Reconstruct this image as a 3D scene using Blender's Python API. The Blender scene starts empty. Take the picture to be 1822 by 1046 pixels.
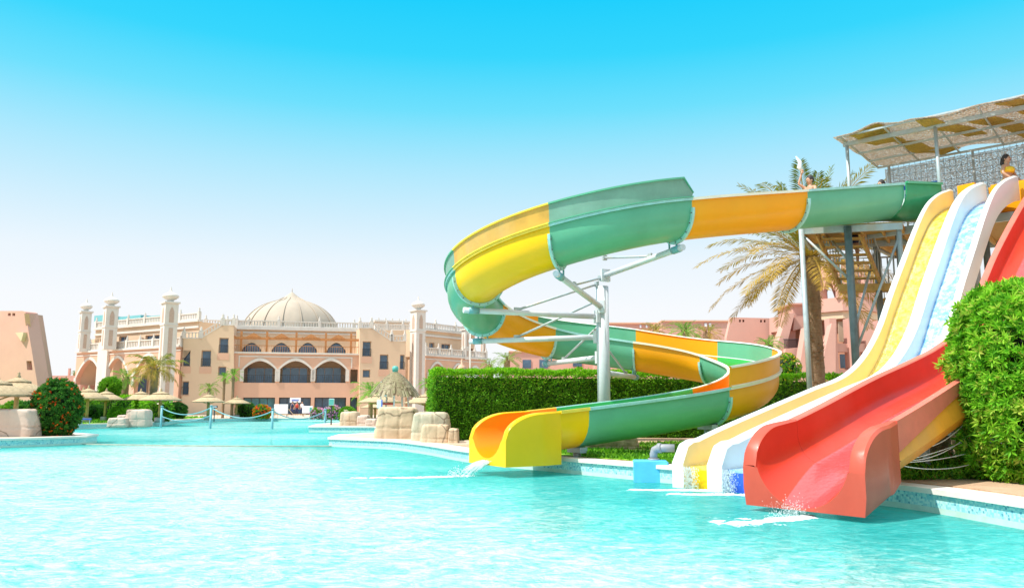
import bpy, bmesh, math, random
from math import sin, cos, pi, radians, sqrt, atan2
from mathutils import Vector, Matrix, noise
random.seed(7)
S = bpy.context.scene
# ------------------------------------------------------------------ camera
F = 1400.0; TH = radians(8.13); CH = 1.4
cam = bpy.data.cameras.new('camera'); camo = bpy.data.objects.new('camera', cam)
S.collection.objects.link(camo); S.camera = camo
cam.sensor_width = 36; cam.lens = F/1822*36; cam.clip_end = 3000; cam.clip_start = .05
camo.location = (0, 0, CH); camo.rotation_euler = (pi/2+TH, 0, 0)
# ------------------------------------------------------------------ light
SUN_EL, SUN_AZ = radians(56), radians(-114)      # azimuth measured clockwise from +Y (view direction)
w = bpy.data.worlds.new('World'); S.world = w; w.use_nodes = True
nt = w.node_tree; bg = nt.nodes['Background']
sky = nt.nodes.new('ShaderNodeTexSky'); sky.sky_type = 'NISHITA'; sky.sun_disc = False
sky.sun_elevation = SUN_EL; sky.sun_rotation = SUN_AZ
tc = nt.nodes.new('ShaderNodeTexCoord'); sx = nt.nodes.new('ShaderNodeSeparateXYZ')
nt.links.new(tc.outputs['Generated'], sx.inputs[0])
rp = nt.nodes.new('ShaderNodeValToRGB'); nt.links.new(sx.outputs['Z'], rp.inputs[0])
SKY = [(0.000, (6.551, 6.584, 6.684)), (0.120, (6.350, 6.484, 6.684)), (0.175, (5.749, 6.283, 6.684)), (0.224, (4.545, 5.916, 6.684)), (0.291, (2.874, 5.515, 6.684)), (0.360, (1.003, 5.080, 6.684)), (0.420, (0.201, 4.612, 6.684)), (0.480, (0.027, 4.278, 6.684)), (.60, (5.5, 8.0, 10)), (.8, (9, 9.6, 10)), (1.0, (9.5, 9.8, 10))]
el = rp.color_ramp.elements
el[0].position = 0; el[1].position = 1
for p_, c_ in SKY[1:-1]: el.new(p_)
for e_, (p_, c_) in zip(sorted(el, key=lambda e: e.position), SKY): e_.color = (c_[0]/10, c_[1]/10, c_[2]/10, 1)
vm = nt.nodes.new('ShaderNodeVectorMath'); vm.operation = 'SCALE'; vm.inputs['Scale'].default_value = 8.0
nt.links.new(rp.outputs[0], vm.inputs[0])
mx = nt.nodes.new('ShaderNodeMix'); mx.data_type = 'RGBA'; mx.inputs[0].default_value = .04
nt.links.new(vm.outputs[0], mx.inputs[6]); nt.links.new(sky.outputs[0], mx.inputs[7])
nt.links.new(mx.outputs[2], bg.inputs[0]); bg.inputs[1].default_value = .1
sun = bpy.data.lights.new('sun', 'SUN'); suno = bpy.data.objects.new('sun', sun); S.collection.objects.link(suno)
sun.energy = 3.2; sun.angle = radians(.5); sun.color = (1, .955, .88)
sd = Vector((sin(SUN_AZ)*cos(SUN_EL), cos(SUN_AZ)*cos(SUN_EL), sin(SUN_EL)))
suno.rotation_euler = sd.to_track_quat('Z', 'Y').to_euler()
S.view_settings.view_transform = 'Standard'; S.view_settings.look = 'None'
S.view_settings.exposure = .90; S.view_settings.gamma = 1
S.render.engine = 'CYCLES'; S.render.resolution_x = 1024; S.render.resolution_y = 587
S.cycles.max_bounces = 8; S.cycles.transparent_max_bounces = 12
# ------------------------------------------------------------------ helpers
CO = S.collection
def kt(px, py):
    u = (px-911)/F; v = (523-py)/F; d = cos(TH)-v*sin(TH)
    return u/d, (sin(TH)+v*cos(TH))/d
def P(px, py, Y):                                   # the real point seen at a pixel at distance Y
    k, t = kt(px, py); return Vector((k*Y, Y, CH+t*Y))
def onz(px, py, z):                                 # where a pixel's ray meets height z
    k, t = kt(px, py); Y = (z-CH)/t; return Vector((k*Y, Y, z))
def tag(o, label=None, cat=None, group=None, kind=None):
    if label: o['label'] = label
    if cat: o['category'] = cat
    if group: o['group'] = group
    if kind: o['kind'] = kind
    return o
def thing(name, label, cat, loc=(0, 0, 0), group=None, rz=0):
    o = bpy.data.objects.new(name, None); CO.objects.link(o); o.location = loc; o.rotation_euler = (0, 0, rz)
    o.empty_display_size = .2
    return tag(o, label, cat, group)
def wloc(p):
    v = Vector((0, 0, 0))
    while p: v = v+Vector(p.location); p = p.parent
    return v
def obj(name, bm, mat, parent=None, loc=None, smooth=False, local=False):
    """world-space bmesh -> object; vertices are made relative to the parent (or loc)"""
    me = bpy.data.meshes.new(name)
    off = wloc(parent) if parent else Vector(loc or (0, 0, 0))
    if not local and off.length > 0: bmesh.ops.translate(bm, verts=bm.verts, vec=-off)
    bm.to_mesh(me); bm.free()
    for m in (mat if isinstance(mat, (list, tuple)) else [mat]): me.materials.append(m)
    if smooth: me.polygons.foreach_set('use_smooth', [True]*len(me.polygons))
    o = bpy.data.objects.new(name, me); CO.objects.link(o)
    if parent: o.parent = parent
    elif loc: o.location = loc
    return o
def struct(name, bm, mat, smooth=False):
    return tag(obj(name, bm, mat, smooth=smooth), kind='structure')
def copy_tree(o, parent=None):
    c = o.copy(); CO.objects.link(c)
    if parent: c.parent = parent
    for ch in list(o.children): copy_tree(ch, c)
    return c
def NB(): return bmesh.new()
def box(bm, c, s, rz=0, mi=0, M=None):
    vs = []
    for i in (-1, 1):
        for j in (-1, 1):
            for k in (-1, 1):
                p = Vector((i*s[0]/2, j*s[1]/2, k*s[2]/2))
                if rz: p.rotate(Matrix.Rotation(rz, 3, 'Z'))
                p = p+Vector(c)
                if M: p = M@p
                vs.append(bm.verts.new(p))
    for f in ((0, 1, 3, 2), (4, 6, 7, 5), (0, 4, 5, 1), (2, 3, 7, 6), (0, 2, 6, 4), (1, 5, 7, 3)):
        fc = bm.faces.new([vs[q] for q in f]); fc.material_index = mi
def tube(bm, pts, r, n=8, cap=True, mi=0):
    pts = [Vector(p) for p in pts]; rings = []
    rr = r if isinstance(r, (list, tuple)) else [r]*len(pts)
    ref = None
    for i, p in enumerate(pts):
        d = (pts[min(i+1, len(pts)-1)]-pts[max(i-1, 0)]).normalized()
        if ref is None: ref = Vector((0, 0, 1)) if abs(d.z) < .9 else Vector((1, 0, 0))
        a = d.cross(ref).normalized(); b = a.cross(d).normalized(); ref = b
        rings.append([bm.verts.new(p+(a*cos(2*pi*k/n)+b*sin(2*pi*k/n))*rr[i]) for k in range(n)])
    for A, B in zip(rings, rings[1:]):
        for k in range(n):
            f = bm.faces.new((A[k], A[(k+1) % n], B[(k+1) % n], B[k])); f.material_index = mi; f.smooth = True
    if cap:
        bm.faces.new(rings[0][::-1]).material_index = mi; bm.faces.new(rings[-1]).material_index = mi
def beam(bm, a, b, wd, ht, mi=0):                   # rectangular bar
    a = Vector(a); b = Vector(b); d = (b-a).normalized()
    ref = Vector((0, 0, 1)) if abs(d.z) < .95 else Vector((1, 0, 0))
    s = d.cross(ref).normalized(); u = s.cross(d).normalized()
    R = [[bm.verts.new(p+s*i*wd/2+u*j*ht/2) for i, j in ((-1, -1), (1, -1), (1, 1), (-1, 1))] for p in (a, b)]
    for k in range(4): bm.faces.new((R[0][k], R[0][(k+1) % 4], R[1][(k+1) % 4], R[1][k])).material_index = mi
    bm.faces.new(R[0][::-1]).material_index = mi; bm.faces.new(R[1]).material_index = mi
def lathe(bm, c, prof, n=24, mi=0, smooth=True, rfun=None):
    rings = []
    for r, z in prof:
        rings.append([bm.verts.new((c[0]+r*(rfun(2*pi*k/n, r, z) if rfun else 1)*cos(2*pi*k/n), c[1]+r*(rfun(2*pi*k/n, r, z) if rfun else 1)*sin(2*pi*k/n), c[2]+z)) for k in range(n)])
    for A, B in zip(rings, rings[1:]):
        for k in range(n):
            f = bm.faces.new((A[k], A[(k+1) % n], B[(k+1) % n], B[k])); f.material_index = mi; f.smooth = smooth
    if prof[0][0] > .001: bm.faces.new(rings[0][::-1]).material_index = mi
    if prof[-1][0] > .001: bm.faces.new(rings[-1]).material_index = mi
def plate(bm, outer, holes, T, th, mi=0, d0=0.0):
    """flat slab with holes: 2D loops (t,z) mapped by T(t, z, depth)"""
    tmp = bmesh.new(); loops = []
    for lp in [outer]+holes:
        vs = [tmp.verts.new((a, b, 0)) for a, b in lp]; loops.append(vs)
        for i in range(len(vs)): tmp.edges.new((vs[i], vs[(i+1) % len(vs)]))
    bmesh.ops.triangle_fill(tmp, use_beauty=True, use_dissolve=False, edges=tmp.edges[:])
    tmp.verts.index_update(); tmp.faces.ensure_lookup_table()
    vv = [(v.co.x, v.co.y) for v in tmp.verts]; ff = [[v.index for v in f.verts] for f in tmp.faces]
    idx = [[v.index for v in l] for l in loops]; tmp.free()
    A = [bm.verts.new(T(a, b, d0)) for a, b in vv]; B = [bm.verts.new(T(a, b, d0+th)) for a, b in vv]
    for f in ff:
        bm.faces.new([A[i] for i in f]).material_index = mi; bm.faces.new([B[i] for i in reversed(f)]).material_index = mi
    for l in idx:
        for i in range(len(l)):
            a, b = l[i], l[(i+1) % len(l)]
            bm.faces.new((A[a], B[a], B[b], A[b])).material_index = mi
def fixn(bm): bmesh.ops.recalc_face_normals(bm, faces=bm.faces[:])
def rect(a, b, c, d): return [(a, c), (b, c), (b, d), (a, d)]
def arch(a, b, z0, zs, z1, n=7, pts=True):          # pointed arch opening
    m = (a+b)/2; w_ = (b-a)/2; L = [(a, z0), (b, z0), (b, zs)]
    for i in range(1, n):
        t = i/n; x = b-w_*t; L.append((x, zs+(z1-zs)*(sin(t*pi/2)**.85*.9+.1*t)))
    L.append((m, z1))
    for i in range(n-1, 0, -1):
        t = i/n; x = a+w_*t; L.append((x, zs+(z1-zs)*(sin(t*pi/2)**.85*.9+.1*t)))
    L.append((a, zs)); return L
def frommesh(name, V, Fc, mats, parent=None, loc=None, attr=None, mi=None, smooth=False):
    off = wloc(parent) if parent else Vector(loc or (0, 0, 0))
    me = bpy.data.meshes.new(name)
    me.from_pydata([(v[0]-off.x, v[1]-off.y, v[2]-off.z) for v in V], [], Fc)
    for m in (mats if isinstance(mats, (list, tuple)) else [mats]): me.materials.append(m)
    if attr is not None:
        at = me.attributes.new('rnd', 'FLOAT', 'FACE'); at.data.foreach_set('value', attr)
    if mi is not None: me.polygons.foreach_set('material_index', mi)
    if smooth: me.polygons.foreach_set('use_smooth', [True]*len(me.polygons))
    o = bpy.data.objects.new(name, me); CO.objects.link(o)
    if parent: o.parent = parent
    elif loc: o.location = loc
    return o
# ------------------------------------------------------------------ materials
def mat(name, col, rough=.6, var=.0, vs=3.0, bump=0, bs=20, spec=.5, metal=0, col2=None, trans=0, coat=0, dirt=None, stretch=None):
    m = bpy.data.materials.new(name); m.use_nodes = True; n = m.node_tree; b = n.nodes['Principled BSDF']
    b.inputs['Roughness'].default_value = rough; b.inputs['Metallic'].default_value = metal
    b.inputs['Specular IOR Level'].default_value = spec; b.inputs['Coat Weight'].default_value = coat
    t = n.nodes.new('ShaderNodeTexCoord'); src = t.outputs['Object']
    if stretch:
        mp = n.nodes.new('ShaderNodeMapping'); mp.inputs['Scale'].default_value = stretch; n.links.new(src, mp.inputs[0]); src = mp.outputs[0]
    out = None
    if var or col2:
        ns = n.nodes.new('ShaderNodeTexNoise'); ns.inputs['Scale'].default_value = vs; ns.inputs['Detail'].default_value = 6; ns.inputs['Roughness'].default_value = .65
        n.links.new(src, ns.inputs[0])
        r = n.nodes.new('ShaderNodeValToRGB'); n.links.new(ns.outputs[0], r.inputs[0])
        c2 = col2 or tuple(min(1, c*(1+var)) for c in col)
        c1 = col if col2 else tuple(c*(1-var) for c in col)
        r.color_ramp.elements[0].position = .3; r.color_ramp.elements[1].position = .7
        r.color_ramp.elements[0].color = (*c1, 1); r.color_ramp.elements[1].color = (*c2, 1); out = r.outputs[0]
        if dirt:
            n2 = n.nodes.new('ShaderNodeTexNoise'); n2.inputs['Scale'].default_value = vs*.37; n2.inputs['Detail'].default_value = 8
            dm_ = n.nodes.new('ShaderNodeMapping'); dm_.inputs['Scale'].default_value = (1.3, 1.3, .35); n.links.new(t.outputs['Object'], dm_.inputs[0]); n.links.new(dm_.outputs[0], n2.inputs[0]); r2 = n.nodes.new('ShaderNodeValToRGB'); n.links.new(n2.outputs[0], r2.inputs[0])
            r2.color_ramp.elements[0].position = .5; r2.color_ramp.elements[0].color = (0, 0, 0, 1); r2.color_ramp.elements[1].position = .72; r2.color_ramp.elements[1].color = (.6, .6, .6, 1)
            mm = n.nodes.new('ShaderNodeMix'); mm.data_type = 'RGBA'; n.links.new(r2.outputs[0], mm.inputs[0]); n.links.new(out, mm.inputs[6]); mm.inputs[7].default_value = (*dirt, 1); out = mm.outputs[2]
        n.links.new(out, b.inputs['Base Color'])
    else: b.inputs['Base Color'].default_value = (*col, 1)
    if bump:
        nb = n.nodes.new('ShaderNodeTexNoise'); nb.inputs['Scale'].default_value = bs; nb.inputs['Detail'].default_value = 5; n.links.new(src, nb.inputs[0])
        bp = n.nodes.new('ShaderNodeBump'); bp.inputs['Strength'].default_value = bump; bp.inputs['Distance'].default_value = .05
        n.links.new(nb.outputs[0], bp.inputs['Height']); n.links.new(bp.outputs[0], b.inputs['Normal'])
    if trans:
        tr = n.nodes.new('ShaderNodeBsdfTranslucent'); ms = n.nodes.new('ShaderNodeMixShader'); ms.inputs[0].default_value = trans
        if out: n.links.new(out, tr.inputs[0])
        else: tr.inputs[0].default_value = (*col, 1)
        n.links.new(b.outputs[0], ms.inputs[1]); n.links.new(tr.outputs[0], ms.inputs[2]); n.links.new(ms.outputs[0], n.nodes['Material Output'].inputs[0])
    return m
def leafmat(name, stops, rough=.5, trans=.35, spec=.2):
    m = bpy.data.materials.new(name); m.use_nodes = True; n = m.node_tree; b = n.nodes['Principled BSDF']
    b.inputs['Roughness'].default_value = rough; b.inputs['Specular IOR Level'].default_value = spec
    a = n.nodes.new('ShaderNodeAttribute'); a.attribute_name = 'rnd'; r = n.nodes.new('ShaderNodeValToRGB'); n.links.new(a.outputs['Fac'], r.inputs[0])
    e = r.color_ramp.elements
    for q in range(len(stops)-2): e.new(.5)
    for q, c in enumerate(stops): e[q].position = q/(len(stops)-1); e[q].color = (*c, 1)
    n.links.new(r.outputs[0], b.inputs['Base Color'])
    tr = n.nodes.new('ShaderNodeBsdfTranslucent'); n.links.new(r.outputs[0], tr.inputs[0])
    ms = n.nodes.new('ShaderNodeMixShader'); ms.inputs[0].default_value = trans
    n.links.new(b.outputs[0], ms.inputs[1]); n.links.new(tr.outputs[0], ms.inputs[2]); n.links.new(ms.outputs[0], n.nodes['Material Output'].inputs[0])
    return m
M = {}
M['green'] = mat('green gelcoat', (.11, .40, .24), .38, .10, .8, .03, 30, spec=.35, coat=.1, dirt=(.16, .5, .33))
M['green_pale'] = mat('faded green gelcoat', (.24, .45, .34), .35, .12, 2, .03, 30, trans=.25, dirt=(.3, .5, .42))
M['green_in'] = mat('glossy green lining', (.05, .42, .07), .2, .08, 1.2, coat=.4)
M['teal'] = mat('weathered teal lip', (.34, .64, .60), .45, .15, 6, dirt=(.35, .6, .55))
M['orange'] = mat('orange gelcoat', (.90, .36, .002), .38, .05, 1, .02, 30, spec=.3, coat=.08, dirt=(.86, .42, .01))
M['orange_in'] = mat('deep orange lining', (.88, .26, .001), .35, .04, 1, spec=.3, coat=.08)
M['lipale'] = mat('painted sunlit rim', (.84, .80, .62), .4, .06, 3)  # sunlit white of the rims painted into their colour
M['rimteal'] = mat('painted sunlit teal rim', (.70, .80, .76), .4, .08, 4)  # teal rim paled to paint in the sun on it
M['yellow'] = mat('yellow gelcoat', (.88, .50, .002), .38, .05, .9, .02, 30, spec=.3, coat=.08, dirt=(.84, .52, .01))
M['yellow_pale'] = mat('faded yellow gelcoat', (.78, .45, .08), .35, .15, 2, trans=.25, dirt=(.62, .5, .25))
M['lipyellow'] = mat('yellow lip', (.9, .62, .06), .4, .12, 5)
M['red'] = mat('red gelcoat outside', (.54, .075, .042), .4, .10, 1.6, .03, 40, spec=.35, coat=.08, dirt=(.58, .13, .08))
M['red_in'] = mat('glossy red lining', (.66, .04, .014), .35, .08, 1.3, spec=.35, coat=.1, dirt=(.68, .1, .06))
M['redrim'] = mat('pink highlight rim', (.66, .16, .11), .4, .12, 3)  # pale highlight along the red rim is painted into its colour
M['wetred'] = mat('wet red bed', (.52, .07, .07), .16, .12, 3, .25, 14, coat=.3, stretch=(1, 1, 1))
M['hull'] = mat('orange hull fibreglass', (.84, .34, .03), .45, .12, 2.4, .05, 30, dirt=(.6, .3, .09))
M['white'] = mat('white gelcoat', (.80, .82, .80), .3, .03, 1.5, coat=.15, dirt=(.60, .62, .58))
M['cream'] = mat('bounce tinted cream gelcoat', (.84, .66, .34), .3, .06, 1.2, coat=.3, dirt=(.84, .74, .5))  # yellow light bounced off the bed, painted into the white wall
M['steel'] = mat('galvanised grey paint', (.42, .48, .50), .45, .14, 5, dirt=(.5, .42, .3), metal=.2)
M['steeld'] = mat('dark galvanised paint', (.16, .20, .21), .5, .2, 5, dirt=(.3, .26, .2), metal=.2)
M['polew'] = mat('pale grey pole paint', (.60, .63, .66), .4, .08, 3, dirt=(.5, .48, .42))
M['bolt'] = mat('rusty bolt', (.16, .10, .07), .7, .3, 30)
M['wood'] = mat('ochre planks', (.55, .33, .10), .7, .25, 5, .3, 14, stretch=(1, 6, 1))
M['pergola'] = mat('orange brown timber', (.50, .21, .07), .7, .2, 6)
M['sand'] = mat('peach plaster', (.69, .49, .33), .85, .05, .35, .1, 12, dirt=(.64, .45, .31))
M['pink'] = mat('rose plaster', (.65, .385, .265), .85, .05, .35, .1, 12, dirt=(.61, .37, .26))
M['stucco'] = mat('resort stucco', (.61, .335, .27), .9, .05, .5, .15, 14, dirt=(.57, .32, .26))
M['trim'] = mat('white stucco trim', (.66, .60, .54), .8, .05, 2, dirt=(.56, .50, .44))
M['carve'] = mat('carved brown panel', (.50, .36, .28), .8, .3, 14, .6, 40)
M['dome'] = mat('dome render', (.44, .36, .28), .8, .08, .5, .1, 8, dirt=(.36, .30, .24))
M['terra'] = mat('shade darkened recess plaster', (.50, .24, .15), .9, .1, .6)  # balcony recess shade painted in as a dark terracotta tone
M['glass'] = mat('dark window glass', (.05, .10, .16), .06, .4, .9, spec=.8)
M['skyglass'] = mat('sky blue terrace glass', (.10, .22, .36), .1, .4, .5, spec=.8)
M['tealglass'] = mat('blue green glass', (.06, .22, .27), .1, .4, .7, spec=.8)
M['dark'] = mat('dark interior', (.04, .04, .045), .8)
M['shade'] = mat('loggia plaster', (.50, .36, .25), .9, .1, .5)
M['straw'] = mat('straw thatch', (.56, .41, .24), .9, .28, 7, .9, 40, stretch=(1, 1, 3))
M['thatch'] = mat('dry palm thatch', (.42, .33, .20), .9, .35, 9, .9, 30, col2=(.60, .50, .34))
M['post'] = mat('olive timber post', (.36, .27, .10), .8, .25, 8, .3, 20)
M['conc'] = mat('grey concrete', (.34, .31, .29), .9, .15, 5, .2, 20)
M['rock'] = mat('painted artificial rock', (.60, .43, .28), .85, .12, 1.1, .25, 9, dirt=(.42, .50, .42))
M['rockgrey'] = mat('grey pink artificial rock', (.60, .44, .35), .85, .15, .9, .25, 9, dirt=(.52, .47, .40))
def cracks(m, sc, w_):
    n = m.node_tree; b = n.nodes['Principled BSDF']; src = b.inputs['Base Color'].links[0].from_socket; t = n.nodes.new('ShaderNodeTexCoord'); q = n.nodes.new('ShaderNodeTexNoise'); q.inputs['Scale'].default_value = 1.5; n.links.new(t.outputs['Object'], q.inputs[0])
    ad = n.nodes.new('ShaderNodeMix'); ad.data_type = 'RGBA'; ad.inputs[0].default_value = .25; n.links.new(t.outputs['Object'], ad.inputs[6]); n.links.new(q.outputs['Color'], ad.inputs[7])
    v = n.nodes.new('ShaderNodeTexVoronoi'); v.feature = 'DISTANCE_TO_EDGE'; v.inputs['Scale'].default_value = sc; n.links.new(ad.outputs[2], v.inputs[0])
    r = n.nodes.new('ShaderNodeValToRGB'); n.links.new(v.outputs['Distance'], r.inputs[0]); e = r.color_ramp.elements; e[0].position = 0; e[0].color = (.9, .9, .9, 1); e[1].position = w_; e[1].color = (0, 0, 0, 1)
    mm = n.nodes.new('ShaderNodeMix'); mm.data_type = 'RGBA'; n.links.new(r.outputs[0], mm.inputs[0]); n.links.new(src, mm.inputs[6]); mm.inputs[7].default_value = (.17, .11, .07, 1); n.links.new(mm.outputs[2], b.inputs['Base Color'])
cracks(M['rock'], .62, .012); cracks(M['rockgrey'], .5, .010)
M['stone'] = mat('brown rubble stone', (.44, .32, .21), .9, .4, 5, .8, 8)
M['trunk'] = mat('palm trunk fibre', (.27, .15, .08), .95, .45, 6, 1, 14, col2=(.42, .28, .17), stretch=(1, 1, 4))
M['trunkg'] = mat('grey brown palm trunk', (.26, .20, .15), .95, .3, 6, .8, 14, stretch=(1, 1, 4))
M['rope'] = mat('white rope', (.72, .70, .66), .8, .1, 20)
M['tealpaint'] = mat('teal pool post paint', (.16, .40, .44), .45, .1, 6)
M['bluebox'] = mat('light blue painted concrete', (.10, .50, .80), .5, .08, 3, .05, 20)
M['pipe'] = mat('grey plastic pipe', (.30, .30, .32), .5, .15, 6)
M['signw'] = mat('white sign board', (.78, .80, .84), .5)
M['signblue'] = mat('blue sign lettering', (.03, .10, .50), .5)
M['signgreen'] = mat('green sign board', (.10, .42, .36), .5)
M['blue'] = mat('blue plastic', (.03, .12, .65), .4)
M['foam'] = mat('white water foam', (.88, .95, .95), .5, trans=.35)
M['weir'] = mat('algae stained weir', (.34, .36, .28), .7, .3, 3)
M['redp'] = mat('red paint', (.62, .06, .04), .5)
M['metald'] = mat('dark railing metal', (.06, .06, .07), .5, metal=.5)
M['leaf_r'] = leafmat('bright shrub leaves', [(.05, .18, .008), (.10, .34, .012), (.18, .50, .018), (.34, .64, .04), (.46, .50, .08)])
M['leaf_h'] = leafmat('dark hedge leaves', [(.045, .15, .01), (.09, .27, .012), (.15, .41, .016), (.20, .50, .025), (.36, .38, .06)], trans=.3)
M['leaf_top'] = leafmat('lime hedge top leaves', [(.14, .40, .01), (.24, .58, .012), (.34, .66, .025)], trans=.4)  # paler lime leaves gathered along the hedge top
M['leaf_b'] = leafmat('shrub leaves', [(.02, .08, .015), (.045, .17, .02), (.10, .30, .03)])
M['leaf_l'] = leafmat('light bush leaves', [(.05, .18, .01), (.12, .33, .015), (.22, .46, .02)])
M['flower'] = leafmat('orange red flowers', [(.70, .05, .02), (.85, .16, .02), (.9, .3, .03)])
M['flowerp'] = leafmat('pink flowers', [(.72, .2, .45), (.8, .4, .62), (.85, .6, .72)])
M['flowery'] = leafmat('yellow flowers', [(.85, .6, .02), (.9, .7, .05), (.4, .5, .03)])
M['palm'] = leafmat('green palm leaflets', [(.08, .16, .02), (.16, .27, .03), (.28, .38, .06), (.42, .44, .13)])
M['palmg'] = leafmat('golden palm leaflets', [(.09, .14, .015), (.20, .24, .02), (.36, .30, .03), (.46, .29, .04), (.36, .24, .06)], trans=.25)
M['fan'] = leafmat('fan palm leaves', [(.08, .22, .02), (.18, .4, .03), (.34, .55, .08)])
M['skin'] = mat('skin', (.55, .30, .19), .55)
M['hair'] = mat('dark hair', (.03, .02, .018), .6)
M['navy'] = mat('navy swimwear', (.02, .03, .09), .7)
M['ybik'] = mat('yellow swimwear', (.9, .62, .03), .6)
M['towel'] = mat('white towel', (.8, .8, .78), .9)
# ground materials
def groundmat(name, a, b_, sc, bump=.3):
    return mat(name, a, .95, .2, sc, bump, 18, col2=b_)
M['deck'] = groundmat('pale sandy paving', (.52, .38, .27), (.62, .48, .37), 1.1)
M['soil'] = groundmat('reddish sand', (.42, .27, .16), (.55, .38, .25), 2.5, .6)
M['grass'] = groundmat('lawn base', (.17, .42, .015), (.30, .54, .03), 3, .8)
M['coping'] = mat('white coping stone', (.74, .69, .62), .7, .06, 4, .1, 20)
def tilemat():
    m = bpy.data.materials.new('speckled pool mosaic'); m.use_nodes = True; n = m.node_tree; b = n.nodes['Principled BSDF']
    t = n.nodes.new('ShaderNodeTexCoord'); v = n.nodes.new('ShaderNodeTexVoronoi'); v.inputs['Scale'].default_value = 34; v.distance = 'CHEBYCHEV'; v.inputs['Randomness'].default_value = .35
    n.links.new(t.outputs['Object'], v.inputs[0]); r = n.nodes.new('ShaderNodeValToRGB'); r.color_ramp.interpolation = 'CONSTANT'
    sp = n.nodes.new('ShaderNodeSeparateColor'); n.links.new(v.outputs['Color'], sp.inputs[0]); n.links.new(sp.outputs[0], r.inputs[0])
    e = r.color_ramp.elements; e[0].color = (.12, .34, .44, 1); e[1].position = .07; e[1].color = (.26, .58, .62, 1)
    for p_, c_ in ((.35, (.40, .70, .68)), (.62, (.50, .74, .70)), (.88, (.28, .58, .62))):
        k = e.new(p_); k.color = (*c_, 1)
    n.links.new(r.outputs[0], b.inputs['Base Color']); b.inputs['Roughness'].default_value = .3
    return m
M['tile'] = tilemat()
M['band'] = mat('limescale waterline band', (.50, .66, .58), .5, .1, 5)
M['floor'] = mat('turquoise pool floor', (.12, .78, .76), .7, .1, .9)
def watermat():
    m = bpy.data.materials.new('pool water'); m.use_nodes = True; n = m.node_tree; n.nodes.remove(n.nodes['Principled BSDF'])
    t = n.nodes.new('ShaderNodeTexCoord')
    mp = n.nodes.new('ShaderNodeMapping'); mp.inputs['Scale'].default_value = (.8, 1.15, 1); mp.inputs['Rotation'].default_value = (0, 0, .25); n.links.new(t.outputs['Object'], mp.inputs[0])
    def ns(sc, det, dist=0, ro=.6):
        q = n.nodes.new('ShaderNodeTexNoise'); q.inputs['Scale'].default_value = sc; q.inputs['Detail'].default_value = det; q.inputs['Distortion'].default_value = dist; q.inputs['Roughness'].default_value = ro
        n.links.new(mp.outputs[0], q.inputs[0]); return q.outputs[0]
    a = ns(1.6, 5, 1.2); c = ns(6.5, 4, 1.6, .65)
    ad = n.nodes.new('ShaderNodeMath'); ad.operation = 'MULTIPLY_ADD'; n.links.new(c, ad.inputs[0]); ad.inputs[1].default_value = .35; n.links.new(a, ad.inputs[2])
    bp = n.nodes.new('ShaderNodeBump'); bp.inputs['Strength'].default_value = 1.0; bp.inputs['Distance'].default_value = .16; n.links.new(ad.outputs[0], bp.inputs['Height'])
    # churned water is paler; light flecks and wall shade are painted in too
    at = n.nodes.new('ShaderNodeAttribute'); at.attribute_name = 'churn_shade'
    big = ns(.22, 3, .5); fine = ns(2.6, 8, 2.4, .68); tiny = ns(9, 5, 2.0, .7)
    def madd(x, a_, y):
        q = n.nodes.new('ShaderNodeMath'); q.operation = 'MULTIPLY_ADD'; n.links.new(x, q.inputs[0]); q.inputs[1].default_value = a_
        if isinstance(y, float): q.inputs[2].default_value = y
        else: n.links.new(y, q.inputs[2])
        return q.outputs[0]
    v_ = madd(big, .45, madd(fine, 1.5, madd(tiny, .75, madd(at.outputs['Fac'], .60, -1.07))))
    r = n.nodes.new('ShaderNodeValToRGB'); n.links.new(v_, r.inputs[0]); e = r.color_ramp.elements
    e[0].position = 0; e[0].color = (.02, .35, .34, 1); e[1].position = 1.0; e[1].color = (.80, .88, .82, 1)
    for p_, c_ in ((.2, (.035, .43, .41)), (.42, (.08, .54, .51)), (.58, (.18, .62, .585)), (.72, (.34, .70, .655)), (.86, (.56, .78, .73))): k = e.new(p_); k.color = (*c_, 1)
    d = n.nodes.new('ShaderNodeBsdfDiffuse'); n.links.new(r.outputs[0], d.inputs[0]); n.links.new(bp.outputs[0], d.inputs['Normal'])
    tr = n.nodes.new('ShaderNodeBsdfTransparent'); tr.inputs[0].default_value = (.80, 1, 1, 1)
    m1 = n.nodes.new('ShaderNodeMixShader'); m1.inputs[0].default_value = .38; n.links.new(d.outputs[0], m1.inputs[1]); n.links.new(tr.outputs[0], m1.inputs[2])
    g = n.nodes.new('ShaderNodeBsdfGlossy'); g.inputs['Roughness'].default_value = .12; n.links.new(bp.outputs[0], g.inputs['Normal'])
    fr = n.nodes.new('ShaderNodeFresnel'); fr.inputs[0].default_value = 1.33; n.links.new(bp.outputs[0], fr.inputs['Normal'])
    fm = n.nodes.new('ShaderNodeMath'); fm.operation = 'MULTIPLY'; n.links.new(fr.outputs[0], fm.inputs[0]); fm.inputs[1].default_value = .62
    m2 = n.nodes.new('ShaderNodeMixShader'); n.links.new(fm.outputs[0], m2.inputs[0]); n.links.new(m1.outputs[0], m2.inputs[1]); n.links.new(g.outputs[0], m2.inputs[2])
    n.links.new(m2.outputs[0], n.nodes['Material Output'].inputs[0]); return m
M['water'] = watermat()
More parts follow.
